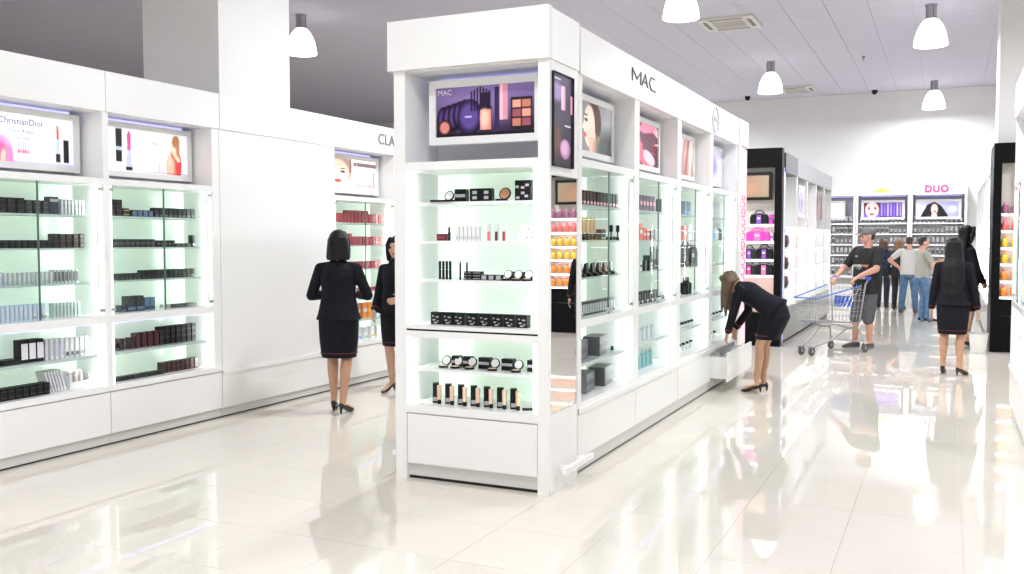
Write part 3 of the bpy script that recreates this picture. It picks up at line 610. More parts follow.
# ---------------------------------------------------------------- goods on the shelves
def C(name, col, rough=.35, **k): return mat(name, col, rough, **k)
NAVY = C('navy_carton', (.015, .02, .05)); DKBR = C('dark_brown_carton', (.035, .014, .014)); DKGREEN = C('dark_green_carton', (.015, .03, .027)); CHAR = C('charcoal_carton', (.022, .022, .026)); STEELBLUE = C('steel_blue_carton', (.12, .19, .32))
PALE = C('pale_grey_carton', (.62, .64, .66)); PBLUE = C('pale_blue_carton', (.52, .64, .80)); LILAC = C('lilac_carton', (.66, .66, .78)); WHC = C('white_carton', (.82, .82, .82)); MAROON = C('maroon_carton', (.09, .014, .02)); REDC = C('red_carton', (.36, .02, .04)); REDD = C('deep_red_carton', (.30, .02, .04))
ROSE = C('rose_pack', (.86, .42, .50)); BEIGE = C('beige_foundation', (.80, .58, .40)); PEACH = C('peach_foundation', (.86, .60, .46)); GOLD = C('gold_band', (.65, .48, .22), .3, metal=.6); ORANGE = C('orange_bottle', (.95, .30, .04)); YELLOW = C('yellow_bottle', (.95, .58, .06)); PINKB = C('pink_bottle', (.90, .16, .38)); GREENC = C('green_carton', (.12, .42, .28)); TEAL = C('teal_pack', (.30, .58, .60)); PURP = C('purple_pack', (.30, .10, .55)); MAG = C('magenta_fabric', (.86, .06, .50), .5); SKYC = C('sky_pack', (.25, .5, .85)); GREYC = C('grey_carton', (.10, .10, .11)); BRONZE = C('bronze_powder', (.55, .28, .16), .5)
REDPINK = C('coral_pack', (.9, .18, .16)); MIRD = C('small_mirror', (.9, .9, .9), .05, metal=1.)
def carton(wd, dp, h, body, lab=None, style='mid'):
    def mk():
        m = MB(); c = min(.0035, wd*.12)
        m.prism([(-wd/2+c, -dp/2), (wd/2-c, -dp/2), (wd/2, -dp/2+c), (wd/2, dp/2), (-wd/2, dp/2), (-wd/2, -dp/2+c)], 'z', 0, h, 0)
        l0, l1 = {'mid': (.38, .62), 'top': (.72, .88), 'low': (.1, .3), 'full': (.12, .88), 'side': (.15, .85)}[style]
        if lab is not None: m.box(-wd/2+c*1.2, wd/2-c*1.2, -dp/2-.0012, -dp/2, h*l0, h*l1, 1); 
        m.box(-wd/2+c, wd/2-c, -dp/2-.0006, dp/2-c, h, h+.0012, 0)
        return m.mesh('carton', [body, lab or body])
    return cached(('carton', wd, dp, h, body.name, lab and lab.name, style), mk)
def lath(key, prof, mats_, mi, n=10): return cached(key, lambda: MB().lathe(prof, n, m=mi).mesh(key, mats_, True))
def put(name, me, f, x, y, z, label, cat, group=None, rz=0.): return tag(add(name, me, None, f.w(x, y, z), f.rz+rz), label, cat, group)
ORD = ['first', 'second', 'third', 'fourth', 'fifth', 'sixth', 'seventh', 'eighth', 'ninth', 'tenth', 'eleventh', 'twelfth', 'thirteenth', 'fourteenth', 'fifteenth', 'sixteenth', 'seventeenth', 'eighteenth', 'nineteenth', 'twentieth', 'twenty-first', 'twenty-second', 'twenty-third', 'twenty-fourth', 'twenty-fifth']
def row(f, x0, x1, y, z, me, wd, h, label, group, levels=1, name=None, cat='box', gap=.004, rz=0., dp=None, jit=.0):
    nn = max(1, int((x1-x0+gap)/(wd+gap))); g = (x1-x0-nn*wd)/max(1, nn-1) if nn > 1 else 0
    for i in range(nn):
        for l in range(levels):
            m_ = me[(i+l) % len(me)] if isinstance(me, list) else me
            nm_ = name or ('makeup_box' if h < .06 else 'slim_pack' if wd < .033 else 'carton')
            lay = '' if levels == 1 else ', '+(['bottom', 'second', 'third'][l] if l < levels-1 else 'top')+' layer'
            put(nm_, m_, f, x0+wd/2+i*(wd+g), y+random.uniform(-jit, jit), z+l*(h+.0014), f'{label}, {ORD[i]} from left{lay}' if nn > 1 else label+lay, cat, group, rz)
GI = .0014
def S(label): return label, label
# -- wall bay one (local x on FL equals the hall's y)
Z = LL['sh']; Y = .17
row(FL, 4.36, 4.64, Y, Z[0], carton(.056, .06, .036, BLKM, CHAR), .056, .036, *S('black box tall block on top shelf of leftmost cabinet'), levels=3)
row(FL, 4.65, 4.84, Y, Z[0], carton(.05, .06, .032, CHAR, GREYC), .05, .032, *S('charcoal box low block on top shelf of leftmost cabinet'), levels=3)
row(FL, 4.845, 4.93, Y, Z[0], carton(.08, .06, .13, NAVY, GREYINK, 'top'), .08, .13, *S('tall navy box beside white lipstick packs on top shelf of leftmost cabinet'))
row(FL, 4.95, 5.16, Y, Z[0], carton(.022, .05, .115, PALE, WHC, 'top'), .022, .115, *S('slim pale lipstick pack on top shelf of leftmost cabinet'), gap=.007)
row(FL, 4.36, 4.86, Y, Z[1], carton(.042, .06, .028, BLKM, CHAR), .042, .028, *S('black box long low block on second shelf of leftmost cabinet'), levels=2)
row(FL, 4.87, 5.15, Y, Z[1], carton(.045, .06, .034, BLKM, MAROON), .045, .034, *S('black box high block on second shelf of leftmost cabinet'), levels=3)
row(FL, 4.36, 4.45, Y, Z[2], carton(.024, .05, .095, PBLUE, WHC, 'top'), .024, .095, *S('slim light blue pack on third shelf of leftmost cabinet'), gap=.008)
row(FL, 4.46, 4.86, Y, Z[2], carton(.026, .05, .088, PALE, C('sage_band', (.42, .55, .52)), 'low'), .026, .088, *S('slim grey teal pack on third shelf of leftmost cabinet'), gap=.01, rz=.3)
row(FL, 4.87, 5.09, Y, Z[2], carton(.024, .05, .10, PALE, GREYC, 'side'), .024, .10, *S('slim grey striped pack on third shelf of leftmost cabinet'), gap=.008)
row(FL, 4.36, 4.79, Y, LL['tt'], carton(.03, .055, .115, PBLUE, LILAC, 'side'), .03, .115, *S('upright pale blue carton on glass base of leftmost cabinet'), gap=.006)
row(FL, 4.86, 5.10, Y, LL['tt'], carton(.024, .05, .11, PALE, C('sage_band', (.42, .55, .52)), 'side'), .024, .11, *S('upright grey green carton on glass base of leftmost cabinet'), gap=.005)
row(FL, 4.25, 4.56, Y, LL['low'], carton(.15, .11, .035, BLKM, CHAR), .15, .035, *S('flat black case on open shelf of leftmost cabinet'))
row(FL, 4.57, 4.76, Y, LL['low'], carton(.06, .08, .165, BLKM, WHC, 'side'), .06, .165, *S('tall black and white carton on open shelf of leftmost cabinet'))
row(FL, 4.78, 4.94, Y, LL['low'], carton(.024, .06, .15, WHC, LILAC, 'side'), .024, .15, *S('slim white carton next to tall black ones leftmost cabinet'), gap=.012)
row(FL, 4.95, 5.16, Y, LL['low'], carton(.03, .07, .145, WHC, GREYC, 'low'), .03, .145, *S('white carton at right end of open shelf leftmost cabinet'), gap=.008)
row(FL, 4.25, 4.76, .12, LL['ledge'], carton(.05, .09, .042, BLKM, CHAR), .05, .042, *S('black box on bottom ledge of leftmost cabinet'), levels=2)
MAGZ = carton(.014, .10, .16, WHC, LILAC, 'side')
for i in range(6):
    o = put('booklet', MAGZ, FL, 4.80+i*.026, Y, LL['ledge']+.004, 'thin pale booklet leaning in the bottom of the leftmost cabinet', 'booklet', 'leaning booklets'); o.matrix_world = Matrix.Translation(o.location) @ Matrix.Rotation(FL.rz, 4, 'Z') @ Matrix.Rotation(R(-16), 4, 'Y')
t = thing('acrylic_organizer', 'clear white organizer at the bottom right of the leftmost cabinet', 'organizer', FL.w(5.06, Y, LL['ledge']), FL.rz)
ACR = C('white_acrylic', (.78, .78, .80), .2)
m = MB(); m.box(-.09, .09, -.05, .05, 0, .012).box(-.09, .09, .044, .05, .012, .13).box(-.09, -.084, -.05, .044, .012, .10).box(.084, .09, -.05, .044, .012, .10).box(-.084, .084, -.05, -.045, .012, .05); m.build('tray', ACR, t)
for i in range(3): MB().lathe([(.016, .013), (.016, .09), (.011, .092), (.011, .12)], 8, (-.05+i*.05, 0, 0)).build('pot', C('blush_pot', (.8, .7, .68)), t)
# -- wall bay two
row(FL, 5.32, 5.52, Y, Z[0], carton(.055, .06, .032, BLKM, MAROON), .055, .032, *S('black box left stack on top shelf beside plain panel'), levels=4)
row(FL, 5.53, 5.60, Y, Z[0], carton(.06, .06, .032, BLKM, GOLD), .06, .032, *S('black and gold box stepped stack beside plain panel'), levels=2)
row(FL, 5.62, 5.84, Y, Z[0], carton(.05, .06, .055, CHAR, STEELBLUE, 'full'), .05, .055, *S('low dark cube middle of top shelf beside plain panel'))
row(FL, 5.86, 6.32, Y, Z[0], carton(.046, .06, .08, BLKM, GREYC, 'low'), .046, .08, *S('black carton right block on top shelf beside plain panel'))
row(FL, 5.32, 5.86, Y, Z[1], carton(.05, .06, .065, CHAR, GREYC, 'mid'), .05, .065, *S('charcoal box left row on second shelf beside plain panel'))
row(FL, 5.875, 6.08, Y, Z[1], carton(.036, .06, .055, BLKM, GREYC, 'mid'), .036, .055, *S('black box middle row on second shelf beside plain panel'))
row(FL, 6.09, 6.27, Y, Z[1], carton(.055, .06, .03, BLKM, GREYC, 'mid'), .055, .03, *S('flat black box near end of second shelf beside plain panel'))
put('carton', carton(.032, .05, .10, BLKM, WHC, 'low'), FL, 6.305, Y, Z[1], 'single upright black and white carton ending the second shelf by the plain panel', 'box')
row(FL, 5.32, 5.70, Y, Z[2], carton(.036, .055, .052, DKGREEN, GREYC, 'low'), .036, .052, *S('dark green box on third shelf beside plain panel'))
row(FL, 5.71, 6.31, Y, Z[2], carton(.046, .055, .072, BLKM, DKGREEN, 'low'), .046, .072, *S('larger dark box on third shelf beside plain panel'))
row(FL, 5.36, 5.54, Y, LL['tt'], carton(.06, .06, .055, NAVY, STEELBLUE, 'low'), .06, .055, *S('low navy box at left of glass base beside plain panel'))
row(FL, 5.55, 5.72, Y, LL['tt'], carton(.082, .07, .125, CHAR, STEELBLUE, 'low'), .082, .125, *S('tall charcoal blue box on glass base beside plain panel'))
row(FL, 5.73, 5.84, Y, LL['tt'], carton(.052, .07, .105, STEELBLUE, NAVY, 'low'), .052, .105, *S('steel blue box beside tall charcoal ones beside plain panel'))
row(FL, 6.05, 6.32, Y, LL['tt'], carton(.13, .08, .03, CHAR, GREYC), .13, .03, *S('flat dark case lying on glass base beside plain panel'))
row(FL, 5.33, 5.46, Y, LL['low'], carton(.04, .06, .06, BLKM, GREYC, 'low'), .04, .06, *S('black box starting stepped stack on open shelf beside plain panel'))
row(FL, 5.47, 5.62, Y, LL['low'], carton(.048, .06, .045, DKBR, MAROON), .048, .045, *S('maroon box second step of open shelf stack beside plain panel'), levels=2)
row(FL, 5.63, 5.88, Y, LL['low'], carton(.05, .06, .04, DKBR, MAROON, 'full'), .05, .04, *S('maroon box third step of open shelf stack beside plain panel'), levels=3)
row(FL, 5.89, 6.31, Y, LL['low'], carton(.052, .06, .05, BLKM, DKBR, 'low'), .052, .05, *S('black box highest step of open shelf stack beside plain panel'), levels=3)
row(FL, 5.33, 5.88, .12, LL['ledge'], carton(.05, .06, .035, CHAR, DKGREEN, 'low'), .05, .035, *S('flat charcoal box low row on bottom ledge beside plain panel'))
row(FL, 5.89, 6.31, .15, LL['ledge'], carton(.046, .06, .045, DKBR, MAROON, 'low'), .046, .045, *S('dark red box stacked on bottom ledge beside plain panel'), levels=2)
# -- wall bay three: red
for (a, b, z, lv, h, nm) in ((8.30, 8.62, Z[0], 3, .034, 'top'), (8.63, 9.05, Z[0], 4, .034, 'top'), (9.06, 9.32, Z[0], 3, .034, 'top'), (8.30, 8.72, Z[1], 4, .032, 'second'), (8.73, 9.32, Z[1], 3, .032, 'second'), (8.30, 9.30, Z[2], 2, .04, 'third'), (8.9, 9.3, LL['tt'], 1, .04, 'bottom glass')):
    row(FL, a, b, Y, z, [carton(.06, .06, h, REDC, REDD), carton(.06, .06, h, REDD, REDC, 'low')], .06, h, f'red box in {"left" if a < 8.5 else "middle" if a < 9 and b < 9.2 else "right"} pile on {nm} shelf behind women', f'red boxes on the {nm} shelf', levels=lv, name='perfume_box')
for i, (x, c, c2, h) in enumerate(((8.50, WHC, LILAC, .15), (8.62, ROSE, WHC, .13), (8.74, GREENC, WHC, .17), (8.83, BRONZE, WHC, .17), (8.97, ORANGE, WHC, .17), (9.07, ORANGE, YELLOW, .17), (9.2, SKYC, WHC, .16))):
    nmz = ['white', 'rose', 'green', 'brown', 'orange', 'orange and yellow', 'blue'][i]
    put('carton', carton(.085, .06, h, c, c2, 'mid'), FL, x, Y, LL['low'], f'{nmz} carton on the open shelf below the red boxes', 'box')
for i, (x, c, c2) in enumerate(((8.6, WHC, GREENC), (8.72, WHC, YELLOW), (8.86, WHC, SKYC), (8.98, WHC, TEAL), (9.12, WHC, YELLOW), (9.24, WHC, LILAC))):
    put('carton', carton(.07, .06, .13, c, c2, 'low'), FL, x, Y, LL['ledge'], f'white carton with {["green","wide yellow","blue","teal","narrow yellow","lilac"][i]} band on the bottom ledge behind the women', 'box')

# -- front end unit of the island (local x = hall x + 3.345)
def ex(x): return x-GXL
EY = .15
def compact(f, x, y, z, r, lidcol, pan, label, lean=70, base=True):
    t = thing('powder_compact', label, 'compact', f.w(x, y, z), f.rz, 'open compacts')
    MB().lathe([(r, 0), (r, .012), (r*.9, .014)], 18, (0, -r*.9, 0)).build('pan_case', BLK, t, smooth=True)
    MB().lathe([(r*.78, .0142), (r*.78, .0155)], 16, (0, -r*.9, 0)).build('powder', pan, t)
    l = add('lid', MB().lathe([(r, 0), (r, .01)], 18, (0, 0, r), 'y').mesh('lid', BLK, True), t, (0, 0, .012)); l.rotation_euler[0] = R(lean-90)
    m_ = MB().lathe([(r*.82, -.0015), (r*.82, -.0002)], 18, (0, 0, r), 'y').build('lid_mirror', lidcol, l); return t
MWHITE = C('bright_mirror', (.92, .92, .92), .25)
zs = 1.85
compact(FE, ex(-3.02), EY, zs, .035, MWHITE, BRONZE, 'small open compact with round mirror at the left of the top end shelf')
put('tray', carton(.16, .09, .012, BLKM), FE, ex(-3.02), EY-.06, zs, 'flat black tray at the left of the top end shelf', 'tray')
put('carton', carton(.085, .05, .085, BLK, GREYINK), FE, ex(-2.935), EY+.03, zs, 'black box beside the small open compact on the top end shelf', 'box')
t = thing('eye_palette', 'wide black palette box with two windows on the top end shelf', 'palette', FE.w(ex(-2.77), EY, zs), 0)
add('case', carton(.165, .04, .085, BLK), t)
for i in (-1, 1):
    for j in range(2): bx('window', t, GREYINK, i*.042-.016, i*.042+.016, -.0215, -.02, .016+j*.034, .036+j*.034)
compact(FE, ex(-2.61), EY, zs, .042, BRONZE, BRONZE, 'open compact with bronze powder on the top end shelf')
t = thing('gift_box', 'square black box with pale marks at the right of the top end shelf', 'box', FE.w(ex(-2.465), EY, zs), 0)
add('case', carton(.115, .05, .13, BLK), t)
for i, (a, b) in enumerate(((-.04, .09), (.0, .085), (.03, .1), (-.035, .02), (.025, .03), (0.0, .05))): bx('mark', t, GREYINK, a-.012, a+.012, -.0265, -.025, b-.008, b+.008)
zs = 1.595
put('carton', carton(.075, .05, .045, MAROON, REDD), FE, ex(-3.06), EY, zs, 'dark red flat box at the left of the second end shelf', 'box')
put('lipstick', lath('lipstick_dark', [(.010, 0), (.010, .055), (.008, .056), (.008, .085), (.004, .092)], [BLK, MAROON], [0, 0, 1, 1]), FE, ex(-2.997), EY-.03, zs, 'dark lipstick standing beside the red flat box', 'lipstick')
for i in range(6):
    o = put('nail_pack', carton(.026, .03, .095, WHC, PALE, 'low'), FE, ex(-2.945+i*.030), EY, zs, 'slim white pack in the white row on the second end shelf', 'pack', 'white packs on the end unit')
for i in range(3):
    t = thing('lip_gloss', f'white pack with {["coral","dark red","crimson"][i]} gloss on the second end shelf', 'lip gloss', FE.w(ex(-2.725+i*.055), EY, zs), 0, 'red glosses on the end unit')
    add('card', carton(.026, .02, .11, WHC), t, (0, .014, 0)); add('tube', lath('gloss_tube%d' % i, [(.009, 0), (.009, .058), (.006, .06), (.006, .095)], [[REDPINK, MAROON, REDC][i], WHC], [0, 0, 1]), t, (.01, -.011, 0))
t = thing('white_gift_box', 'white box with dark dots at the right of the second end shelf', 'box', FE.w(ex(-2.425), EY, zs), 0)
add('case', carton(.12, .05, .105, WHC), t)
for a, b in ((-.01, .02), (.02, .02), (.0, .075), (.03, .07), (.045, .045)): bx('dot', t, INK, a-.005, a+.005, -.0262, -.025, b-.005, b+.005)
zs = 1.338
for i in range(4): put('mascara', lath('mascara', [(.0095, 0), (.0095, .065), (.0085, .066), (.0095, .068), (.0095, .118), (.007, .122)], [BLK, GREYINK], [0, 1, 0, 0, 0]), FE, ex(-3.085+i*.026), EY, zs, 'slim black tube in the group of four on the third end shelf', 'mascara', 'four black tubes')
for i in range(2):
    put('pencil', lath('pencil', [(.007, 0), (.007, .10), (.006, .11), (.002, .125)], [BLK], 0, 8), FE, ex(-2.915+i*.05), EY-.03, zs, ['black pencil standing left of the box stack on the third end shelf', 'black pencil standing before the box stack on the third end shelf'][i], 'pencil')
    for l in range(3): put('carton', carton(.06, .05, .017, BLK, GREYINK), FE, ex(-2.875+i*.068), EY+.02, zs+l*(.017+GI), ['flat black box in the left stack behind the pencils', 'flat black box in the right stack behind the pencils'][i], 'box', 'flat stacks on the third end shelf')
for i in range(3): put('eye_shadow_pot', carton(.042, .04, .035, BLK, GREYINK, 'full'), FE, ex(-2.745+i*.052), EY, zs, 'small black eye shadow box in the middle of the third end shelf', 'box', 'small boxes mid shelf')
for i in range(3): compact(FE, ex(-2.585+i*.073), EY, zs, .030, MWHITE, BEIGE, ['first', 'second', 'third'][i]+' open compact with pale mirror near the right post on the third end shelf')
for i in range(3): put('carton', carton(.05, .04, .055, BLK), FE, ex(-2.585+i*.073), EY+.05, zs, 'black box behind the pale mirror compacts on the third end shelf', 'box', 'boxes behind third shelf compacts')
zs = 1.037
for i in range(8):
    t = thing('carton', 'black box with grey lettering in row of eight above the middle ledge', 'box', FE.w(ex(-3.095+i*.0905-(.006 if i == 2 else 0)), .13, zs), 0, 'row of eight black boxes')
    add('case', carton(.078, .05, .082, BLK), t)
    for a, b, w_ in ((-.02, .055, .012), (.012, .05, .02), (-.012, .03, .02), (.018, .022, .008), (0, .012, .024)): bx('print', t, GREYINK, a-w_/2, a+w_/2, -.0263, -.025, b-.004, b+.004)
zs = .745
for i, x in enumerate((-3.055, -2.965, -2.86, -2.69, -2.52)):
    compact(FE, ex(x), .17, zs, .034, MWHITE, BEIGE, ['first', 'second', 'third', 'fourth', 'fifth'][i]+' open compact with white round mirror on the lower end shelf')
for i, x in enumerate((-2.99, -2.905, -2.775, -2.605, -2.42)):
    put('carton', carton(.085 if i > 1 else .06, .05, .075, BLK, GREYINK, 'mid'), FE, ex(x), .21, zs, 'black box between the white mirror compacts on the lower end shelf', 'box', 'black boxes between compacts')
zs = .505
for i in range(7):
    x = -3.115+i*.0965
    put('carton', carton(.044, .05, .132, BLK, GREYINK, 'low'), FE, ex(x), .14, zs, 'tall black carton beside a beige tube in the end unit', 'box', 'tall black cartons', rz=.5)
    t = thing('foundation_tube', 'beige foundation tube with black cap at the bottom of the end unit', 'foundation', FE.w(ex(x)+.05, .10, zs), 0, 'foundation tubes')
    add('cap', lath('f_cap', [(.013, 0), (.013, .028)], [BLK], 0), t); add('tube', lath('f_tube%d' % (i % 3), [(.014, .0282), (.0155, .06), (.016, .12), (.0155, .124)], [[BEIGE, PEACH, C('light_foundation', (.85, .68, .5))][i % 3]], 0), t)
put('mascara', cached('lying_tube', lambda: MB().lathe([(.009, -.05), (.009, .05)], 10, (0, 0, .009), 'x').mesh('lying_tube', BLK, True)), FE, ex(-2.41), .12, zs, 'black tube lying at the right end of the bottom shelf of the end unit', 'mascara', rz=.3)

# -- island side bays (local x on FG equals the hall's y)
ZG = LG['sh']; Y = .14
row(FG, 6.20, 7.04, Y, ZG[0], carton(.052, .06, .105, BLKM, ROSE, 'low'), .052, .105, *S('black box with pink label on top shelf in first island bay'), gap=.018)
for i in range(5): put('lip_gloss_tube', lath('gloldtube%d' % (i % 2), [(.018, 0), (.018, .05), (.014, .052), (.014, .165)], [BLK, GOLD if i % 2 else BEIGE], [0, 0, 1]), FG, 6.28+i*.075, Y, ZG[1], ['beige topped tube on the second shelf of the first island bay', 'gold topped tube on the second shelf of the first island bay'][i % 2], 'lip gloss', 'tall tubes in the first island bay')
row(FG, 6.66, 6.76, Y, ZG[1], carton(.045, .06, .08, DKGREEN, TEAL, 'low'), .045, .08, *S('dark green box after tall tubes first island bay'))
row(FG, 6.80, 7.03, Y, ZG[1], carton(.1, .08, .025, CHAR, GOLD), .1, .025, *S('flat dark case on second shelf in first island bay'))
for i in range(2): put('brush_stand', lath('stand_pin', [(.014, 0), (.014, .02), (.006, .022), (.006, .06), (.015, .065), (.015, .11), (.01, .115)], [BLK], 0), FG, 6.82+i*.16, Y-.05, ZG[1], ['black brush stand nearer the mirror on the second shelf of the first island bay', 'black brush stand farther from the mirror on the second shelf of the first island bay'][i], 'stand')
bm_ = MB().prism([(-.05, 0), (.05, 0), (.05, .02), (.012, .03), (.0, .09), (-.015, .10), (-.02, .03), (-.05, .02)], 'x', -.03, .03).mesh('compact_stand', [BLK])
for i in range(6): put('tester_stand', bm_, FG, 6.26+i*.135, Y, ZG[2], 'black tilted tester stand on the third shelf of the first island bay', 'tester', 'tilted testers in the first island bay')
row(FG, 6.15, 6.98, Y, LG['tt'], carton(.03, .06, .095, CHAR, PALE, 'side'), .03, .095, *S('thin striped dark box on glass base in first island bay'), gap=.006)
for i, (x, z, l) in enumerate(((6.27, LG['low'], 'grey carton nearest the mirror on the open shelf of the first island bay'), (6.70, LG['low'], 'larger grey carton on the open shelf of the first island bay'), (6.42, LG['ledge'], 'grey carton nearest the mirror on the bottom ledge of the first island bay'), (6.82, LG['ledge'], 'grey carton farther along the bottom ledge of the first island bay'))):
    put('carton', carton(.27, .13, .14, GREYC, CHAR, 'mid'), FG, x, .17, z, l, 'box', rz=.12)
put('tube', lath('smalltube', [(.012, 0), (.012, .03), (.008, .035)], [CHAR], 0), FG, 6.95, .12, LG['low'], 'tiny dark pot beside the larger grey carton in the first island bay', 'pot')
FG2 = F(GX, .25, R(90)); FG3 = F(GX, .38, R(90))
row(FG2, 7.38, 7.82, Y, ZG[0], carton(.07, .06, .13, C('plum_carton', (.10, .04, .12)), ROSE, 'mid'), .07, .13, *S('plum box on top shelf in second island bay'), gap=.012)
put('carton', carton(.04, .05, .12, CHAR, STEELBLUE), FG2, 8.05, Y, ZG[0], 'single narrow dark box on the top shelf of the second island bay', 'box')
for i in range(3): put('carton', carton(.08, .06, .10 if i else .14, REDPINK, WHC), FG2, 7.42+i*.1, Y, ZG[1], 'coral red box on the second shelf of the second island bay', 'box', 'coral boxes')
put('carton', carton(.12, .08, .095, BLK, CHAR), FG2, 7.75, Y, ZG[1], 'black box beside the coral boxes in the second island bay', 'box')
for i in range(3): put('carton', carton(.07, .06, .09 if i < 2 else .13, [WHC, DKGREEN, DKGREEN][i], GREYC), FG2, 7.42+i*.14, Y, ZG[2], ['white box on the third shelf of the second island bay', 'dark green box on the third shelf of the second island bay', 'taller dark green box on the third shelf of the second island bay'][i], 'box')
for i in range(3): put('mascara', lath('tallpin', [(.014, 0), (.014, .09), (.009, .095), (.009, .2), (.004, .21)], [DKGREEN, GREYC], [0, 0, 1, 1]), FG2, 7.80+i*.09, Y, ZG[2], 'tall slim bottle on the third shelf of the second island bay', 'bottle', 'tall slim bottles')
row(FG2, 7.36, 7.95, Y, LG['tt'], [carton(.06, .06, .10, BLKM, GREYC, 'side'), carton(.06, .06, .10, CHAR, WHC, 'low')], .06, .10, *S('dark box on glass base in second island bay'), gap=.012)
put('tube', cached('lt2', lambda: MB().lathe([(.02, -.07), (.02, .07)], 10, (0, 0, .02), 'x').mesh('lt2', BLK, True)), FG2, 8.08, .13, LG['tt'], 'black tube lying at the base of the second island bay', 'tube')
for i in range(4): put('bottle', lath('whitebottle', [(.025, 0), (.025, .08), (.012, .09), (.012, .115)], [C('frost_bottle', (.72, .78, .78)), PALE], [0, 0, 1]), FG2, 7.45+i*.13, Y, LG['low'], 'pale frosted bottle on the open shelf of the second island bay', 'bottle', 'frosted bottles')
for i in range(4): put('bottle', lath('tealbottle', [(.022, 0), (.022, .12), (.012, .13), (.012, .16)], [TEAL, PALE], [0, 0, 1]), FG2, 7.45+i*.12, Y, LG['ledge'], 'pale teal bottle on the bottom ledge of the second island bay', 'bottle', 'teal bottles')
# bay three and four
row(FG3, 8.70, 8.95, Y, ZG[0], carton(.11, .07, .13, STEELBLUE, SKYC, 'low'), .11, .13, *S('steel blue box on top shelf in third island bay'), gap=.02)
put('carton', carton(.12, .06, .14, REDPINK, WHC), FG3, 8.76, Y, ZG[1], 'coral box on the second shelf of the third island bay', 'box')
put('carton', carton(.13, .06, .16, WHC, PALE), FG3, 8.95, Y, ZG[1], 'white box beside the coral box in the third island bay', 'box')
def handbag(f, x, y, z, wd, dp, h, body, handle, accent, label, group='handbags', rz=0.):
    t = thing('handbag', label, 'bag', f.w(x, y, z), f.rz+rz, group)
    pts = [(-wd*.48, .0), (wd*.48, .0), (wd*.5, h*.12), (wd*.5, h*.6), (wd*.42, h*.86), (wd*.25, h), (-wd*.25, h), (-wd*.42, h*.86), (-wd*.5, h*.6), (-wd*.5, h*.12)]
    MB().prism(pts, 'y', -dp/2, dp/2).build('body', body, t)
    MB().tube([(wd*.24*math.cos(a), 0, h*.97+h*.24*math.sin(a)) for a in np.linspace(0, PI, 9)], .009, 6).build('handle', handle, t)
    MB().box(-wd*.13, wd*.13, -dp/2-.008, dp/2+.008, h*.02, h*.80).build('strap', accent, t); MB().box(-wd*.09, wd*.09, -dp/2-.014, -dp/2-.008, h*.42, h*.6).build('buckle', C('buckle_pale', (.75, .7, .72), .3), t)
    MB().tube([(-wd*.40, -dp/2-.003, h*.84), (-wd*.2, -dp/2-.003, h*.93), (wd*.2, -dp/2-.003, h*.93), (wd*.40, -dp/2-.003, h*.84)], .004, 5).build('zip', C('zip_grey', (.4, .4, .42), .4), t)
    return t
handbag(FG3, 8.95, .16, ZG[2], .46, .14, .215, BLKM, BLK, CHAR, 'black leather bag behind glass in the third island bay', None)
for i in range(2): put('bottle', lath('blackbottle', [(.045, 0), (.045, .11), (.018, .125), (.018, .17)], [BLK], 0), FG3, 8.86+i*.11, Y, LG['tt'], 'black square shouldered bottle on the glass base of the third island bay', 'bottle', 'black bottles in the third island bay')
for (b0, w_, nm) in ((8.62, .6, 'third'), (9.95, .8, 'last')):
    for r_, (zz, yy) in enumerate(((LG['low'], .28), (LG['low'], .14))):
        for i in range(5): put('lipstick', lath('short_lip%d' % r_, [(.02, 0), (.02, .02 if r_ else .1), (.016, .022 if r_ else .102), (.016, .045 if r_ else .125)], [WHC, BLK], [0, 0, 1]), FG3, b0+.06+i*w_/5, yy, zz, f'{["white lipstick in the back row", "short lipstick in the front row"][r_]} of the {nm} island bay', 'lipstick', f'lipsticks {nm} {r_}')
    for i in range(4 if nm == 'third' else 2): put('lipstick', lath('ledgelip', [(.02, 0), (.02, .05), (.017, .052), (.017, .075)], [WHC, BLK], [0, 0, 1]), FG3, b0+.1+i*w_/4, .15, LG['ledge'], f'white lipstick with black cap on the ledge of the {nm} island bay', 'lipstick', f'ledge lipsticks {nm}')
for i, (x, c) in enumerate(((10.0, SKYC), (10.18, WHC), (10.36, CHAR))): put('bottle', lath('fourbottle%d' % i, [(.04, 0), (.045, .1), (.02, .13), (.02, .19)], [c, PALE], [0, 0, 1]), FG3, x, Y, ZG[1], f'{["sky blue","white","charcoal"][i]} bottle on the second shelf of the last island bay', 'bottle')
for i in range(3): put('carton', carton(.07, .06, .16, LILAC, WHC, 'mid'), FG3, 10.0+i*.13, Y, ZG[0], 'lilac box on the top shelf of the last island bay', 'box', 'lilac boxes')
put('carton', carton(.14, .08, .13, TEAL, WHC), FG3, 10.53, Y, ZG[1], 'pale teal box on the second shelf of the last island bay', 'box')

# -- handbags on the black end unit
BY = .085
handbag(BE, .76, BY, 1.84, .26, .10, .17, BLKM, BLK, PURP, 'black and violet bag on the top shelf of the black unit')
put('carton', carton(.06, .05, .14, MAG, PURP), BE, .935, BY, 1.84, 'magenta box beside the black and violet bag', 'box')
handbag(BE, .74, BY, 1.585, .36, .10, .16, MAG, MAG, C('hot_pink', (.95, .22, .55)), 'bright pink bag on the second shelf of the black unit')
put('carton', carton(.05, .05, .12, WHC, MAG), BE, .95, BY, 1.585, 'white and pink box beside the bright pink bag', 'box')
handbag(BE, .62, BY, 1.315, .2, .10, .17, CHAR, BLK, PURP, 'charcoal bag with violet strap, left on the third shelf of the black unit')
handbag(BE, .84, BY, 1.315, .24, .10, .18, BLKM, BLK, PURP, 'black bag with violet strap near the post of the black unit')
handbag(BE, .62, BY, 1.075, .2, .10, .17, CHAR, BLK, MAG, 'charcoal bag with pink strap, left on the lowest shelf of the black unit')
handbag(BE, .84, BY, 1.075, .26, .10, .18, BLKM, BLK, C('hot_pink', (.95, .22, .55)), 'black bag with hot pink strap near the post of the black unit')
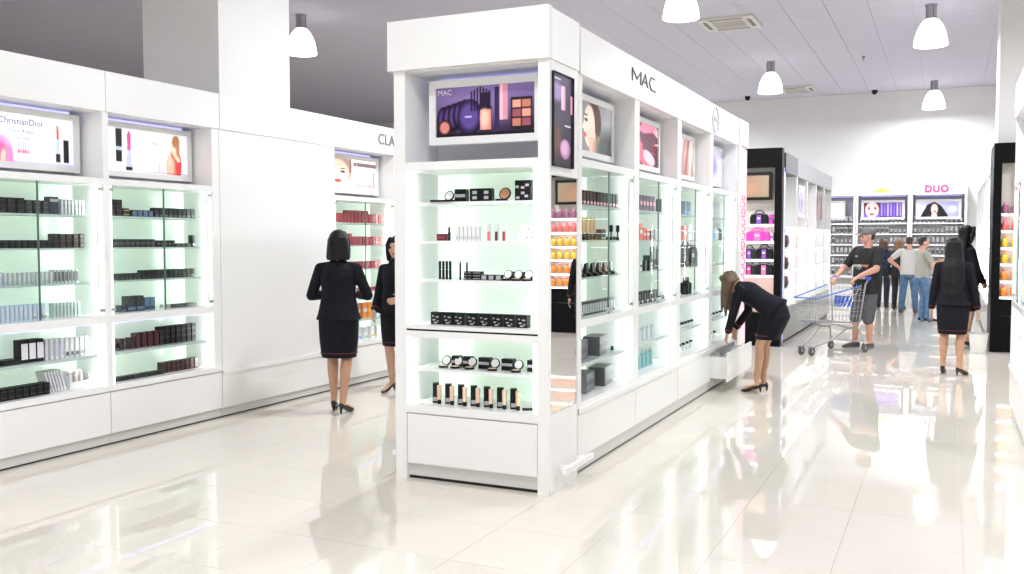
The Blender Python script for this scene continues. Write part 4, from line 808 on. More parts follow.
# -- goods in the grey headed lit bays
rr = random.Random(11)
puck = lath('round_case', [(.05, 0), (.14, .02), (.16, .1), (.14, .2), (.06, .23)], [CHAR, MAROON], [0, 0, 1, 0], 14)
for i, z in enumerate(RS[1:4]): put('vanity_case', puck, FGR, 14.62+.35, .14, z, ['upper', 'middle', 'lower'][i]+' dark round vanity case on the shelves behind the black unit', 'case', 'round vanity cases')
pk = [carton(.12, .09, .2, ROSE, WHC), carton(.12, .09, .18, PINKB, ROSE), carton(.1, .09, .22, CHAR, WHC), carton(.12, .09, .2, C('skin_pack', (.86, .68, .6)), WHC)]
for b in range(1, 5):
    for z in RS[:5]:
        for i in range(3):
            if rr.random() < .25: continue
            k = 2 if b in (3, 4) else (1 if b == 2 and z > 1 else (0 if z > 1 else 3))
            put('gift_pack', pk[k], FGR, 14.62+b*1.24+.28+i*.3, .15, z, f'{["rose","pink","charcoal","beige"][k]} pack, {n[b]} lit bay behind black unit', 'box', f'packs in lit bay {b} {k}')
# -- right run and orange unit
for b in range(6):
    for z in RS[:4]:
        for i in range(3):
            if rr.random() < .3: continue
            put('bottle', lath('runbottle%d' % ((b+i) % 3), [(.045, 0), (.05, .1), (.02, .14), (.02, .2)], [[C('cream_pack', (.8, .78, .7)), TEAL, ROSE][(b+i) % 3], WHC], [0, 0, 1]), FRR, b*1.24+.28+i*.3, .15, z, f'{["cream","teal","rose"][(b+i) % 3]} bottle in the {(n+["sixth"])[5-b]} lit bay of the right aisle', 'bottle', f'bottles right run {b} {(b+i) % 3}')
for j, (z, c, nm) in enumerate(((1.98, C('mauve_pack', (.45, .16, .28)), 'mauve'), (1.74, REDPINK, 'coral'), (1.5, YELLOW, 'yellow'), (1.27, YELLOW, 'amber'), (1.03, ORANGE, 'orange'), (.80, ORANGE, 'deep orange'))):
    c2 = [ROSE, PINKB, ORANGE, ORANGE, REDPINK, REDPINK][j]
    for i in range(9):
        put('bottle', lath('fruitbottle%d' % j, [(.03, 0), (.045, .02), (.048, .08), (.03, .12), (.022, .125), (.022, .155)], [c, c2], [0, 0, 0, 1, 1], 10), BR, .16+i*.128, .08, z, f'{nm} bottle on the black unit of the right aisle', 'bottle', f'{nm} bottles on the right black unit')
# -- far wall goods
fp = [carton(.06, .05, .17, PALE, GREYC, 'low'), carton(.06, .05, .15, WHC, GREYC, 'side'), carton(.055, .05, .12, C('silver_pack', (.5, .5, .53), .3), CHAR, 'low')]
for k in (2, 3, 4):
    for j, z in enumerate(FARS):
        for i in range(11):
            if z < .8 and i % 2: continue
            v = (j+k+(i > 6)) % 3
            put('sample_pack', fp[v], FB, .40-1.245*(5-k)+.12+i*.1, .14, z, f'{["pale grey","white","silver"][v]} pack on {["first","second","third","fourth","fifth","sixth"][j]} shelf of far unit with {["white","violet","black hair"][k-2]} picture', 'box', f'far wall packs {k} {j} {v}')
# -- sparse goods in the right edge cabinet
row(FRC, .2, .9, .15, LG['sh'][0], carton(.06, .06, .12, ROSE, WHC), .06, .12, *S('pink pack on top shelf of right edge cabinet'), gap=.05)
row(FRC, .2, .9, .15, LG['sh'][1], carton(.06, .06, .12, PALE, WHC), .06, .12, *S('pale pack on second shelf of right edge cabinet'), gap=.05)
row(FRC, .2, .9, .15, LG['tt'], carton(.06, .06, .12, TEAL, WHC), .06, .12, *S('teal pack on base of right edge cabinet'), gap=.05)
poster(FRC, .62, .13, 2.425, .86, .34, art_violet(), .045, 'pale picture at the top of the right edge cabinet')

# ---------------------------------------------------------------- people
SKIN = mat('skin', (.60, .36, .25), .45, noise=.04, nscale=30); SKINM = mat('ruddy_skin', (.62, .33, .24), .5, noise=.05, nscale=30); TAN = mat('tanned_skin', (.52, .29, .18), .4)
SUIT = mat('dark_navy_suit', (.0055, .006, .011), .8, spec=.25, noise=.15, nscale=90); TRIM = mat('red_trim', (.10, .008, .018), .7); HAIRB = mat('black_hair', (.005, .0045, .005), .5, spec=.3, bump=.5, bscale=40); HAIRBR = mat('brown_hair', (.10, .055, .03), .45, noise=.35, nscale=25, bump=.5, bscale=40)
HAIRD = mat('dark_brown_hair', (.035, .022, .016), .5, bump=.4, bscale=60); LIPS = mat('lips', (.50, .10, .12), .4); EYEW = mat('eye_white', (.8, .8, .8), .2); EYED = mat('eye_dark', (.02, .015, .012), .2); SHOEB = mat('black_shoe_leather', (.012, .012, .013), .25); SOLE = mat('shoe_sole', (.6, .6, .6), .5)
V = Vector
LAB = bpy.data.scenes.new('fusing')      # a scratch scene for fusing volumes, removed below
class Blob:
    """closed volumes that are fused into one skin"""
    def __init__(s): s.bm = bmesh.new()
    def ell(s, c, r, rot=None, seg=14):
        M = Matrix.Translation(V(c)) @ (rot.to_4x4() if rot is not None else Matrix()) @ Matrix.Diagonal((*r, 1))
        bmesh.ops.create_uvsphere(s.bm, u_segments=seg, v_segments=seg//2+2, radius=1, matrix=M)
    def limb(s, pts, rad, n=12):
        pts = [V(p) for p in pts]
        for i in range(len(pts)): s.ell(pts[i], (rad[i],)*3, seg=12)
        for i in range(len(pts)-1):
            dv = pts[i+1]-pts[i]
            if dv.length < 1e-5: continue
            q = dv.to_track_quat('Z', 'Y').to_matrix().to_4x4()
            bmesh.ops.create_cone(s.bm, cap_ends=True, segments=n, radius1=rad[i], radius2=rad[i+1], depth=dv.length, matrix=Matrix.Translation((pts[i]+pts[i+1])/2) @ q)
    def loft(s, secs, n=24, pw=2.0):
        """secs: (centre, x axis, y axis, rx, ry)"""
        rings = []
        for c, ax, ay, rx, ry in secs:
            ring = []
            for k in range(n):
                a = 2*PI*k/n; ca, sa = math.cos(a), math.sin(a)
                ca = math.copysign(abs(ca)**(2/pw), ca); sa = math.copysign(abs(sa)**(2/pw), sa)
                ring.append(s.bm.verts.new(V(c)+V(ax)*(rx*ca)+V(ay)*(ry*sa)))
            rings.append(ring)
        for a, b in zip(rings, rings[1:]):
            for k in range(n): s.bm.faces.new((a[k], a[(k+1) % n], b[(k+1) % n], b[k]))
        s.bm.faces.new(list(reversed(rings[0]))); s.bm.faces.new(rings[-1])
    def fuse(s, name, mats, voxel=.007, smooth=3, dec=.35, pick=None):
        bmesh.ops.recalc_face_normals(s.bm, faces=s.bm.faces)
        me = bpy.data.meshes.new(name+'_raw'); s.bm.to_mesh(me); s.bm.free()
        o = bpy.data.objects.new('tmp', me); LAB.collection.objects.link(o)
        m = o.modifiers.new('r', 'REMESH'); m.mode = 'VOXEL'; m.voxel_size = voxel; m.use_smooth_shade = True
        if smooth: q = o.modifiers.new('s', 'SMOOTH'); q.factor = .5; q.iterations = smooth
        if dec < 1: q = o.modifiers.new('d', 'DECIMATE'); q.ratio = dec
        vl = LAB.view_layers[0]; vl.update(); dg = vl.depsgraph; out = bpy.data.meshes.new_from_object(o.evaluated_get(dg)); bpy.data.objects.remove(o); bpy.data.meshes.remove(me)
        out.name = name; out.materials.clear()
        for x in (mats if isinstance(mats, (list, tuple)) else [mats]): out.materials.append(x)
        if pick:
            for p in out.polygons: p.material_index = pick(p.center)
        out.polygons.foreach_set('use_smooth', [True]*len(out.polygons)); return out
def ik(a, t, l1, l2, pole):
    a, t, pole = V(a), V(t), V(pole); dv = t-a; L = min(dv.length, (l1+l2)*.999); u = dv.normalized()
    t = a+u*L; x = (l1*l1-l2*l2+L*L)/(2*L); h = math.sqrt(max(0, l1*l1-x*x)); pv = pole-u*pole.dot(u); pv.normalize()
    return a+u*x+pv*h, t
def hand(b, w_, dirv, normal, sx, s=1., curl=.35):
    """palm, four fingers of different lengths and a thumb; normal points out of the palm, sx = side of the thumb"""
    dirv = V(dirv).normalized(); nrm = V(normal); nrm = (nrm-dirv*nrm.dot(dirv)).normalized(); lat = dirv.cross(nrm)*sx
    w_ = V(w_); pc = w_+dirv*.045*s
    b.loft([(w_, lat, nrm, .026*s, .018*s), (w_+dirv*.03*s, lat, nrm, .036*s, .017*s), (w_+dirv*.075*s, lat, nrm, .041*s, .014*s), (w_+dirv*.092*s, lat, nrm, .036*s, .011*s)], 14)
    for i, (o_, L) in enumerate(((.030, .070), (.010, .080), (-.010, .074), (-.029, .058))):
        p = w_+dirv*.086*s+lat*o_*s; pts = [p]; rad = [.0095*s]; a = curl*.5
        for j, fr in enumerate((.45, .32, .23)):
            dd = dirv*math.cos(a)+nrm*math.sin(a); p = p+dd*(L*fr*s); pts.append(p); rad.append((.0092, .0085, .0072)[j]*s); a += curl
        b.limb(pts, rad, 8)
    p = w_+dirv*.022*s+lat*.030*s; q = p+(dirv*.6+lat*.7+nrm*.35).normalized()*.038*s; r_ = q+(dirv*.9+lat*.15+nrm*.35).normalized()*.032*s; b.limb([p, q, r_], [.013*s, .0105*s, .008*s], 8)
def heads(b, c, M, s, neck, nr=.05):
    def P(x, y, z): return V(c)+M @ V((x*s, y*s, z*s))
    r = lambda *a: tuple(v*s for v in a)
    b.ell(P(0, -.012, .03), r(.072, .092, .085), M); b.ell(P(0, .022, -.03), r(.058, .066, .075), M); b.ell(P(0, .045, -.083), r(.030, .030, .024), M); b.ell(P(0, .070, .02), r(.045, .02, .03), M)
    b.limb([P(0, .088, .008), P(0, .102, -.024)], [.008*s, .0125*s], 8); b.ell(P(0, .083, -.058), r(.022, .012, .010), M)
    for q in (-1, 1): b.ell(P(q*.075, -.008, -.008), r(.010, .020, .032), M); b.ell(P(q*.036, .062, -.022), r(.022, .02, .02), M)
    b.limb([P(0, -.015, -.06), neck], [nr*.95, nr*1.1]); return P
def shoe_heel(ank, fwdv, s=1.):
    """court shoe with a thin heel; ank is the ankle above the floor"""
    f = V(fwdv).normalized(); l = V((f.y, -f.x, 0)); z = V((0, 0, 1)); o = V((ank[0], ank[1], 0)); b = Blob()
    b.loft([(o-f*.05*s+z*.085*s, l, z, .022*s, .022*s), (o-f*.02*s+z*.085*s, l, z, .030*s, .034*s), (o+f*.03*s+z*.065*s, l, z, .031*s, .030*s), (o+f*.085*s+z*.035*s, l, z, .038*s, .028*s), (o+f*.135*s+z*.022*s, l, z, .036*s, .021*s), (o+f*.172*s+z*.014*s, l, z, .016*s, .011*s)], 16)
    b.limb([o-f*.045*s+z*.07*s, o-f*.045*s+z*.01], [.018*s, .008*s]); return b
def sneaker(ank, fwdv, s=1.):
    f = V(fwdv).normalized(); l = V((f.y, -f.x, 0)); z = V((0, 0, 1)); o = V((ank[0], ank[1], 0)); b = Blob()
    b.loft([(o-f*.075*s+z*.045*s, l, z, .030*s, .042*s), (o-f*.05*s+z*.055*s, l, z, .038*s, .053*s), (o+f*.02*s+z*.055*s, l, z, .042*s, .053*s), (o+f*.09*s+z*.042*s, l, z, .047*s, .040*s), (o+f*.16*s+z*.032*s, l, z, .044*s, .030*s), (o+f*.195*s+z*.026*s, l, z, .026*s, .022*s)], 16, 2.6)
    return b
def facebits(t, P, M, s, lips=True):
    for q in (-1, 1):
        e_ = Blob(); 
        m = MB(); m.lathe([(.002*s, 0), (.009*s, .002*s), (.011*s, .005*s), (.009*s, .008*s), (.002*s, .010*s)], 8, axis='y'); o = m.build('eye', EYED, t, smooth=True); o.matrix_local = Matrix.Translation(P(q*.031, .078, .004)) @ M.to_4x4(); e_.bm.free()
        m = MB().box(-.016*s, .016*s, 0, .006*s, 0, .005*s); o = m.build('eyebrow', HAIRD, t); o.matrix_local = Matrix.Translation(P(q*.031, .086, .024)) @ M.to_4x4()
    if lips:
        m = MB().lathe([(.004*s, -.022*s), (.009*s, -.01*s), (.010*s, 0), (.009*s, .01*s), (.004*s, .022*s)], 8, axis='x'); o = m.build('mouth', LIPS, t, smooth=True); o.matrix_local = Matrix.Translation(P(0, .089, -.058)) @ M.to_4x4()
def person(label, loc, heading, spec):
    g = spec.get; s = g('s', 1.); male = g('male', False); lean = R(g('lean', 0)); vox = g('vox', .0075)
    t = thing('person', label, 'person', (loc[0], loc[1], 0), math.atan2(-heading[0], heading[1]), g('group'))
    skin = g('skin', SKIN); X = V((1, 0, 0)); UP = V((0, math.sin(lean), math.cos(lean))); FW = V((0, math.cos(lean), -math.sin(lean)))
    pel = V(g('pelvis', (0, 0, .93 if not male else .95)))*1.; 
    def T(x, f, u): return pel+X*(x*s)+FW*(f*s)+UP*(u*s)
    shw = .165 if not male else .195
    sh = [T(q*shw, -.005, (.402 if not male else .46)) for q in (-1, 1)]
    nb = T(0, -.012, .485 if not male else .53)
    hyaw, hpit = R(g('hyaw', 0)), R(g('hpitch', 0))
    M = Matrix.Rotation(hyaw, 3, 'Z') @ Matrix.Rotation(-lean*g('hfollow', .0)-hpit, 3, 'X')
    hc = V(g('head')) if g('head') else T(0, .018, .63 if not male else .68)
    b = Blob(); P = heads(b, hc, M, s*1.03, nb, (.046 if not male else .058)*s)
    torso = [(-.10, .13, .09), (-.04, .15, .105), (.02, .15, .105), (.10, .135, .095), (.18, .112, .08), (.28, .118, .085), (.36, .13, .092), (.43, .125, .075), (.47, .07, .055)] if not male else [(-.10, .14, .10), (0, .155, .115), (.10, .15, .115), (.2, .15, .12), (.3, .155, .12), (.4, .16, .11), (.47, .14, .085), (.515, .075, .06)]
    b.loft([(T(0, 0, u), X, FW, rx*s, ry*s) for u, rx, ry in torso])
    # arms
    arms = []
    ua, fa = (.275*s, .245*s) if not male else (.30*s, .265*s)
    for q, key in ((-1, 'lh'), (1, 'rh')):
        a = g(key, dict(t=(q*.22, .05, .80), pole=(q*.3, -1, 0)))
        el, wr = ik(sh[(q+1)//2], a['t'], ua, fa, a['pole']); arms.append((sh[(q+1)//2], el, wr))
        r0, r1, r2 = ((.041, .037, .026) if not male else (.056, .046, .031))
        mid = (el*.65+wr*.35); b.limb([sh[(q+1)//2], el, mid, wr], [r0*s, r1*s, r1*.98*s, r2*s]); b.ell(sh[(q+1)//2], (.042*s if not male else .066*s,)*3)
        hand(b, wr, a.get('dir', wr-el), a.get('n', (-q, .2, 0)), a.get('th', q), s*(1. if not male else 1.08), a.get('curl', .35))
    # legs
    legs = []
    for q, key in ((-1, 'lf'), (1, 'rf')):
        a = g(key, dict(t=(q*.085, 0)))
        ah = g('ankle', .15 if not male else .09); hip = pel+V((q*.088*s, 0, -.04*s)); an = V((a['t'][0], a['t'][1], ah*s+a.get('lift', 0)))
        th, ca = (.40*s, .40*s) if not male else (.43*s, .43*s); D = (hip-an).length
        k_ = D/((th+ca)*g('straight', .992)); kn, an = ik(hip, an, th*k_, ca*k_, a.get('pole', (0, 1, 0))); legs.append((hip, kn, an, V((*a.get('dir', (q*.12, 1)), 0)).normalized()))
        f_ = legs[-1][3]; R0 = (.082, .070, .052, .053, .032) if not male else (.088, .075, .058, .058, .038)
        calf = kn*.68+an*.32-f_*.012*s; b.limb([hip, hip*.45+kn*.55, kn, calf, an], [v*s for v in R0])
        if male: b.limb([an, V((an.x, an.y, .045))+f_*.1*s], [.035*s, .03*s])
        else: b.limb([an, V((an.x, an.y, .09*s))-f_*.02*s, V((an.x, an.y, .045*s))+f_*.10*s, V((an.x, an.y, .03*s))+f_*.145*s], [.032*s, .030*s, .028*s, .022*s])
    add('body', b.fuse('body', skin, vox*.85, 3, .4), t)
    if g('face', False): facebits(t, P, M, s*1.03)
    # shoes
    for hip, kn, an, f_ in legs:
        bb = sneaker(an, f_, s) if male or g('flat') else shoe_heel(an, f_, s)
        sm = g('shoe', SHOEB)
        add('shoe', bb.fuse('shoe', [sm, g('sole', sm)], .005, 2, .5, (lambda c: 1 if c.z < .022 else 0) if g('sole') else None), t)
    # clothes
    if g('suit'):
        j = Blob(); hem = g('hem', -.07)
        j.loft([(T(0, 0, u), X, FW, rx*s, ry*s) for u, rx, ry in ((hem, .212, .168), (hem+.06, .190, .150), (.10, .168, .128), (.17, .158, .120), (.26, .160, .122), (.34, .168, .126), (.40, .165, .108), (.445, .125, .08), (.475, .072, .060), (.50, .06, .055))])
        for (sh_, el, wr), q in zip(arms, (-1, 1)):
            cut = wr*.93+el*.07; j.ell(sh_, (.054*s,)*3); j.limb([T(0, -.01, .44)*.55+sh_*.45, sh_, sh_*.5+el*.5, el, el*.5+cut*.5, cut], [.046*s, .054*s, .053*s, .050*s, .047*s, .042*s])
        for q in (-1, 1): j.limb([T(q*.05, .05, .475), T(q*.045, .115, .36), T(q*.015, .125, .25)], [.014*s, .014*s, .010*s], 8)
        add('jacket', j.fuse('jacket', SUIT, vox, 2, .4), t)
        for (sh_, el, wr) in arms:
            u_ = (wr-el).normalized(); c0 = wr*.86+el*.14; cm = MB().tube([c0, c0+u_*.012], .048*s, 14); cm.build('cuff_trim', TRIM, t)
        k = Blob(); path = g('skirt') or [(pel+V((0, 0, .12*s)), .145, .112), (pel+V((0, 0, .02*s)), .178, .138), (pel+V((0, 0, -.10*s)), .185, .140), (pel+V((0, 0, -.26*s)), .178, .132), (pel+V((0, .0, -.42*s)), .160, .122)]
        k.loft([(V(c_), X, V((0, 1, 0)), rx*s, ry*s) for c_, rx, ry in path], 28, 2.3); hz = V(path[-1][0]).z
        add('skirt', k.fuse('skirt', SUIT, vox, 1, .5), t)
        pc_, prx, pry = V(path[-1][0]), path[-1][1]*s+.0035, path[-1][2]*s+.0035
        o = add('hem_trim', MB().lathe([(1, 0), (1, .008)], 28).mesh('hem_trim', TRIM), t); o.matrix_local = Matrix.Translation(pc_+V((0, 0, .04))) @ Matrix.Diagonal((prx*1.055, pry*1.055, 1, 1))
    if g('shirt'):
        j = Blob(); hem = g('hem', -.14); W_ = g('belly', 1.)
        j.loft([(T(0, .01, u), X, FW, rx*s*W_, ry*s*W_) for u, rx, ry in ((hem, .178, .140), (-.04, .182, .148), (.08, .185, .155), (.18, .178, .148), (.28, .178, .140), (.37, .186, .132), (.45, .185, .112), (.49, .14, .085), (.512, .085, .068))])
        for (sh_, el, wr), q in zip(arms, (-1, 1)):
            e_ = g('sleeve', .62); 
            if e_ <= 1: j.ell(sh_, (.078*s,)*3); j.limb([sh_*.6+T(0, 0, .46)*.4, sh_, sh_*(1-e_)+el*e_], [.075*s, .078*s, .066*s])
            else: j.limb([sh_*.6+T(0, 0, .44)*.4, sh_, el, wr*.9+el*.1], [.068*s, .068*s, .055*s, .043*s])
        sm_ = g('shirt'); add('shirt', j.fuse('shirt', sm_, vox, 2, .45, g('shirtpick')), t)
    if g('trousers'):
        j = Blob(); cut = g('cut', 1.); fat = g('fat', 1.)
        j.loft([(T(0, 0, u), X, FW, rx*s, ry*s) for u, rx, ry in ((-.13, .13, .11), (-.08, .168, .132), (0, .172, .138), (.08, .160, .13), (.10, .155, .125))])
        for hip, kn, an, f_ in legs:
            lo = V((an.x, an.y, .055*s))
            if cut < 1: j.limb([hip, hip*.5+kn*.5, kn*1.-V((0, 0, .06*s))], [.10*s, .096*s, .086*s])
            else: j.limb([hip, hip*.5+kn*.5, kn+f_*.004, kn*.68+an*.32-f_*.012, lo], [.100*s*fat, .092*s*fat, .080*s*fat, .075*s*fat, .062*s*fat])
        add(g('tname', 'trousers'), j.fuse('trousers', g('trousers'), vox, 2, .45), t)
        if g('belt'):
            o = add('belt', MB().lathe([(1, .0), (1, .035)], 28).mesh('belt', SHOEB), t); o.matrix_local = Matrix.Translation(T(0, .0, .075)) @ Matrix.Diagonal((.168*s, .14*s, s, 1))
    # hair
    hs = s*1.03; h = Blob(); kind = g('hair', 'bob'); hm = g('hairm', HAIRB)
    MX, MY, MZ = M @ V((1, 0, 0)), M @ V((0, 1, 0)), M @ V((0, 0, 1))
    if kind in ('bob', 'long', 'hang'):
        h.ell(P(0, -.022, .040), (.086*hs, .100*hs, .090*hs), M)
        if kind == 'bob': h.loft([(P(0, -.030, .06), MX, MY, .085*hs, .090*hs), (P(0, -.038, 0), MX, MY, .096*hs, .078*hs), (P(0, -.042, -.06), MX, MY, .102*hs, .072*hs), (P(0, -.045, -.12), MX, MY, .106*hs, .070*hs), (P(0, -.045, -.145), MX, MY, .098*hs, .066*hs)], 24, 2.4)
        elif kind == 'long':
            L = g('hlen', .55); h.ell(P(0, -.035, -.06), (.086*hs, .075*hs, .12*hs), M)
            h.loft([(P(0, -.030, .06), MX, MY, .085*hs, .090*hs), (P(0, -.040, -.02), MX, MY, .092*hs, .078*hs), (P(0, -.055, -.12), MX, MY, .100*hs, .074*hs), (P(0, -.090, -.22), MX, MY, .122*hs, .066*hs), (P(0, -.110, -.22-(L-.22)*.5), MX, MY, .126*hs, .060*hs), (P(0, -.115, -L+.06), MX, MY, .098*hs, .048*hs), (P(0, -.11, -L), MX, MY, .06*hs, .032*hs), (P(0, -.108, -L-.04), MX, MY, .02*hs, .012*hs)], 24, 2.0)
        else:
            z0 = P(0, -.02, .02); 
            h.loft([(P(0, -.03, .05), MX, MY, .085*hs, .085*hs), (P(0, -.045, -.04), MX, MY, .088*hs, .06*hs)], 20)
            for q in (-1, 1):
                a = P(q*.07, -.02, .0); h.limb([P(q*.05, -.01, .07), a, a+V((0, .02, -.13)), a+V((q*.005, .035, -.26)), a+V((0, .04, -.37))], [.045, .046, .040, .030, .008])
                a = P(q*.055, .03, .04); h.limb([P(q*.03, .03, .09), a, a+V((0, .015, -.12)), a+V((0, .02, -.24)), a+V((0, .03, -.33))], [.035, .034, .028, .02, .006])
        if kind != 'hang':
            for q in (-1, 1): h.limb([P(q*.045, .05, .09), P(q*.078, .035, .03), P(q*.086, .015, -.05), P(q*.088, -.005, -.12)], [.026*hs, .024*hs, .022*hs, .018*hs], 8)
    else:
        h.ell(P(0, -.024, .042), (.077*hs, .092*hs, .082*hs), M); h.ell(P(0, -.055, -.01), (.066*hs, .05*hs, .05*hs), M)
    add('hair', h.fuse('hair', hm, .006, 2, .5), t)
    if g('cap'):
        c_ = Blob(); c_.ell(P(0, -.012, .055), (.086*hs, .104*hs, .075*hs), M); c_.loft([(P(0, .075, .045), MX, MZ, .062*hs, .010*hs), (P(0, .12, .038), MX, MZ, .058*hs, .008*hs), (P(0, .155, .030), MX, MZ, .038*hs, .006*hs)], 18, 2.5)
        add('cap', c_.fuse('cap', g('cap'), .005, 2, .5), t)
    return t, T

person('woman in a dark suit with black bob hair, seen from behind before the red boxes', (-5.10, 7.15), (-.42, .91), dict(
    suit=1, s=1.0, pelvis=(0, 0, .935), hair='bob', skin=TAN, lh=dict(t=(-.15, .27, 1.08), pole=(-.62, -.8, -.4), n=(1, 0, 0)), rh=dict(t=(.15, .27, 1.08), pole=(.62, -.8, -.4), n=(-1, 0, 0)),
    lf=dict(t=(-.06, .05), dir=(-.1, 1)), rf=dict(t=(.055, -.10), dir=(.35, 1), pole=(.1, 1, 0)), hyaw=6))
person('woman in a dark suit facing forward, half hidden by the white end unit', (-5.235, 8.38), (.06, -1.), dict(
    suit=1, s=.98, pelvis=(0, 0, .90), hair='long', hlen=.34, skin=SKIN, face=True, rh=dict(t=(.20, .12, .86), pole=(.5, -1, 0), n=(-1, 0, 0)), lh=dict(t=(-.16, .2, 1.0), pole=(-.7, -.8, -.3), n=(1, 0, 0)),
    rf=dict(t=(.07, .0), dir=(.15, 1)), lf=dict(t=(-.07, -.05)), hyaw=8))
pv = V((0, -.15, .885))
person('woman in a dark suit with brown hair bending down to pull open a drawer', (-1.78, 9.97), (-1., .10), dict(
    suit=1, s=.92, pelvis=tuple(pv), lean=58, hem=-.06, head=(0, .315, 1.15), hfollow=.55, hpitch=10, hair='hang', hairm=HAIRBR, skin=TAN, face=True, hyaw=0,
    lh=dict(t=(-.12, .30, .62), pole=(-1, -.6, 0), dir=(.0, .25, -1), n=(.6, -.8, 0), curl=.6), rh=dict(t=(.10, .28, .66), pole=(1, -.8, 0), dir=(0, .2, -1), n=(-.6, -.8, 0), curl=.6),
    lf=dict(t=(-.07, .0), dir=(-.05, 1)), rf=dict(t=(.075, -.03), dir=(.1, 1)),
    skirt=[(pv+V((0, .10, .12)), .145, .12), (pv+V((0, .015, .04)), .178, .158), (pv+V((0, -.02, -.08)), .185, .160), (pv+V((0, .02, -.20)), .178, .145), (pv+V((0, .06, -.32)), .165, .128)]))
TEE = mat('black_tshirt', (.014, .014, .016), .8, noise=.2, nscale=60); PRW = mat('shirt_print_pale', (.55, .5, .42), .7); PRO = mat('shirt_print_orange', (.6, .28, .12), .7); PRBL = mat('shirt_print_blue', (.15, .3, .4), .7)
def teepick(c):
    if c.y > .05:
        if 1.215 < c.z < 1.245-.25*abs(c.x)**1.6 and -.13 < c.x < .13: return 2 if c.x < -.04 else 1
        if 1.185 < c.z < 1.20 and abs(c.x) < .045: return 3
        if 1.36 < c.z < 1.372 and .03 < c.x < .11: return 1
    return 0
CARTP = V((-1.305, 14.26, 0)); CARTD = V((-.48, -.877, 0)).normalized()
mp = CARTP-CARTD*.42+V((.03, 0, 0))
person('man in a grey cap, black t-shirt and grey shorts pushing the trolley', (mp.x, mp.y), (-.62, -.78), dict(
    male=True, s=1.02, pelvis=(0, -.02, .96), skin=SKINM, face=True, hair='short', hairm=HAIRD, cap=mat('grey_cap', (.16, .16, .165), .8), hyaw=-22, belly=1.16,
    shirt=[TEE, PRW, PRO, PRBL], shirtpick=teepick, sleeve=.72, trousers=mat('grey_shorts', (.10, .10, .11), .85, noise=.2, nscale=40), cut=.5, tname='shorts', shoe=mat('grey_sneaker', (.09, .085, .085), .7), sole=SOLE,
    rh=dict(t=(.24, .36, 1.06), pole=(1, -.6, -.6), dir=(-.2, .6, -.35), n=(0, -.3, -1), curl=.7), lh=dict(t=(-.20, .36, 1.08), pole=(-1, -.6, -.6), dir=(.2, .6, -.35), n=(0, -.3, -1), curl=.7),
    lf=dict(t=(-.10, .02), dir=(-.25, 1)), rf=dict(t=(.11, .10), dir=(.2, 1))))
person('woman in dark suit with long black hair, seen from behind in the far aisle', (.07, 12.2), (.12, 1.), dict(
    suit=1, s=.97, pelvis=(0, 0, .90), hair='long', hlen=.60, skin=TAN, lh=dict(t=(-.25, .02, .70), pole=(-.5, -1, 0)), rh=dict(t=(.27, .06, .72), pole=(.6, -1, 0)),
    lf=dict(t=(-.10, .03), dir=(-.05, 1)), rf=dict(t=(.09, -.04), dir=(.5, 1)), hyaw=4))
person('taller woman in black with long hair, facing the lit shelves past the black board', (.25, 15.5), (1., .45), dict(
    suit=1, s=1.08, pelvis=(0, 0, 1.0), hair='long', hlen=.5, skin=SKIN, face=True, rh=dict(t=(.12, .20, .98), pole=(1, -.6, -.3), n=(-1, 0, 0)), lh=dict(t=(-.16, .2, .9), pole=(-1, -.6, 0), n=(1, 0, 0)), hpitch=2))
JEANS = mat('blue_jeans', (.09, .17, .30), .85, noise=.3, nscale=14); DJEANS = mat('dark_jeans', (.02, .028, .05), .85, noise=.3, nscale=14)
person('man in a white t-shirt and jeans with hands on hips, seen from behind', (-.76, 22.2), (.05, 1.), dict(
    male=True, s=.955, pelvis=(0, 0, .90), hair='short', hairm=HAIRD, skin=SKINM, vox=.009, shirt=mat('white_tshirt', (.58, .58, .57), .85), trousers=JEANS, tname='jeans', shoe=mat('brown_shoe', (.12, .06, .035), .5), hpitch=14, belt=True, belly=1.05,
    lh=dict(t=(-.20, -.04, 1.0), pole=(-1, -.35, 0), dir=(.6, -.3, -.5), n=(.6, .6, 0)), rh=dict(t=(.20, -.02, 1.0), pole=(1, -.5, 0), dir=(-.6, -.3, -.5), n=(-.6, .6, 0)), hem=-.06, lf=dict(t=(-.15, 0)), rf=dict(t=(.15, 0))))
person('man in a grey t-shirt and jeans looking to the right', (-.44, 19.95), (1., .35), dict(
    male=True, s=.95, pelvis=(0, 0, .90), hair='short', hairm=HAIRD, skin=SKINM, face=True, vox=.009, shirt=mat('grey_green_tshirt', (.33, .33, .29), .85), trousers=JEANS, tname='jeans', shoe=SHOEB, sole=SOLE, belt=True, hem=-.05,
    rh=dict(t=(.10, .34, 1.18), pole=(.6, -.4, -1), n=(-1, 0, 0)), lh=dict(t=(-.10, .32, 1.16), pole=(-.6, -.4, -1), n=(1, 0, 0)), lf=dict(t=(-.08, .03), pole=(0, 1, 0)), rf=dict(t=(.08, .12))))
PLAID = mat('blue_plaid', (.035, .05, .13), .85)
nt = PLAID.node_tree; wv = nt.nodes.new('ShaderNodeTexChecker'); wv.inputs['Scale'].default_value = 14; wv.inputs['Color1'].default_value = (.03, .06, .18, 1); wv.inputs['Color2'].default_value = (.015, .015, .025, 1)
tc = nt.nodes.new('ShaderNodeTexCoord'); nt.links.new(tc.outputs['Object'], wv.inputs['Vector']); nt.links.new(wv.outputs['Color'], nt.nodes['Principled BSDF'].inputs['Base Color'])
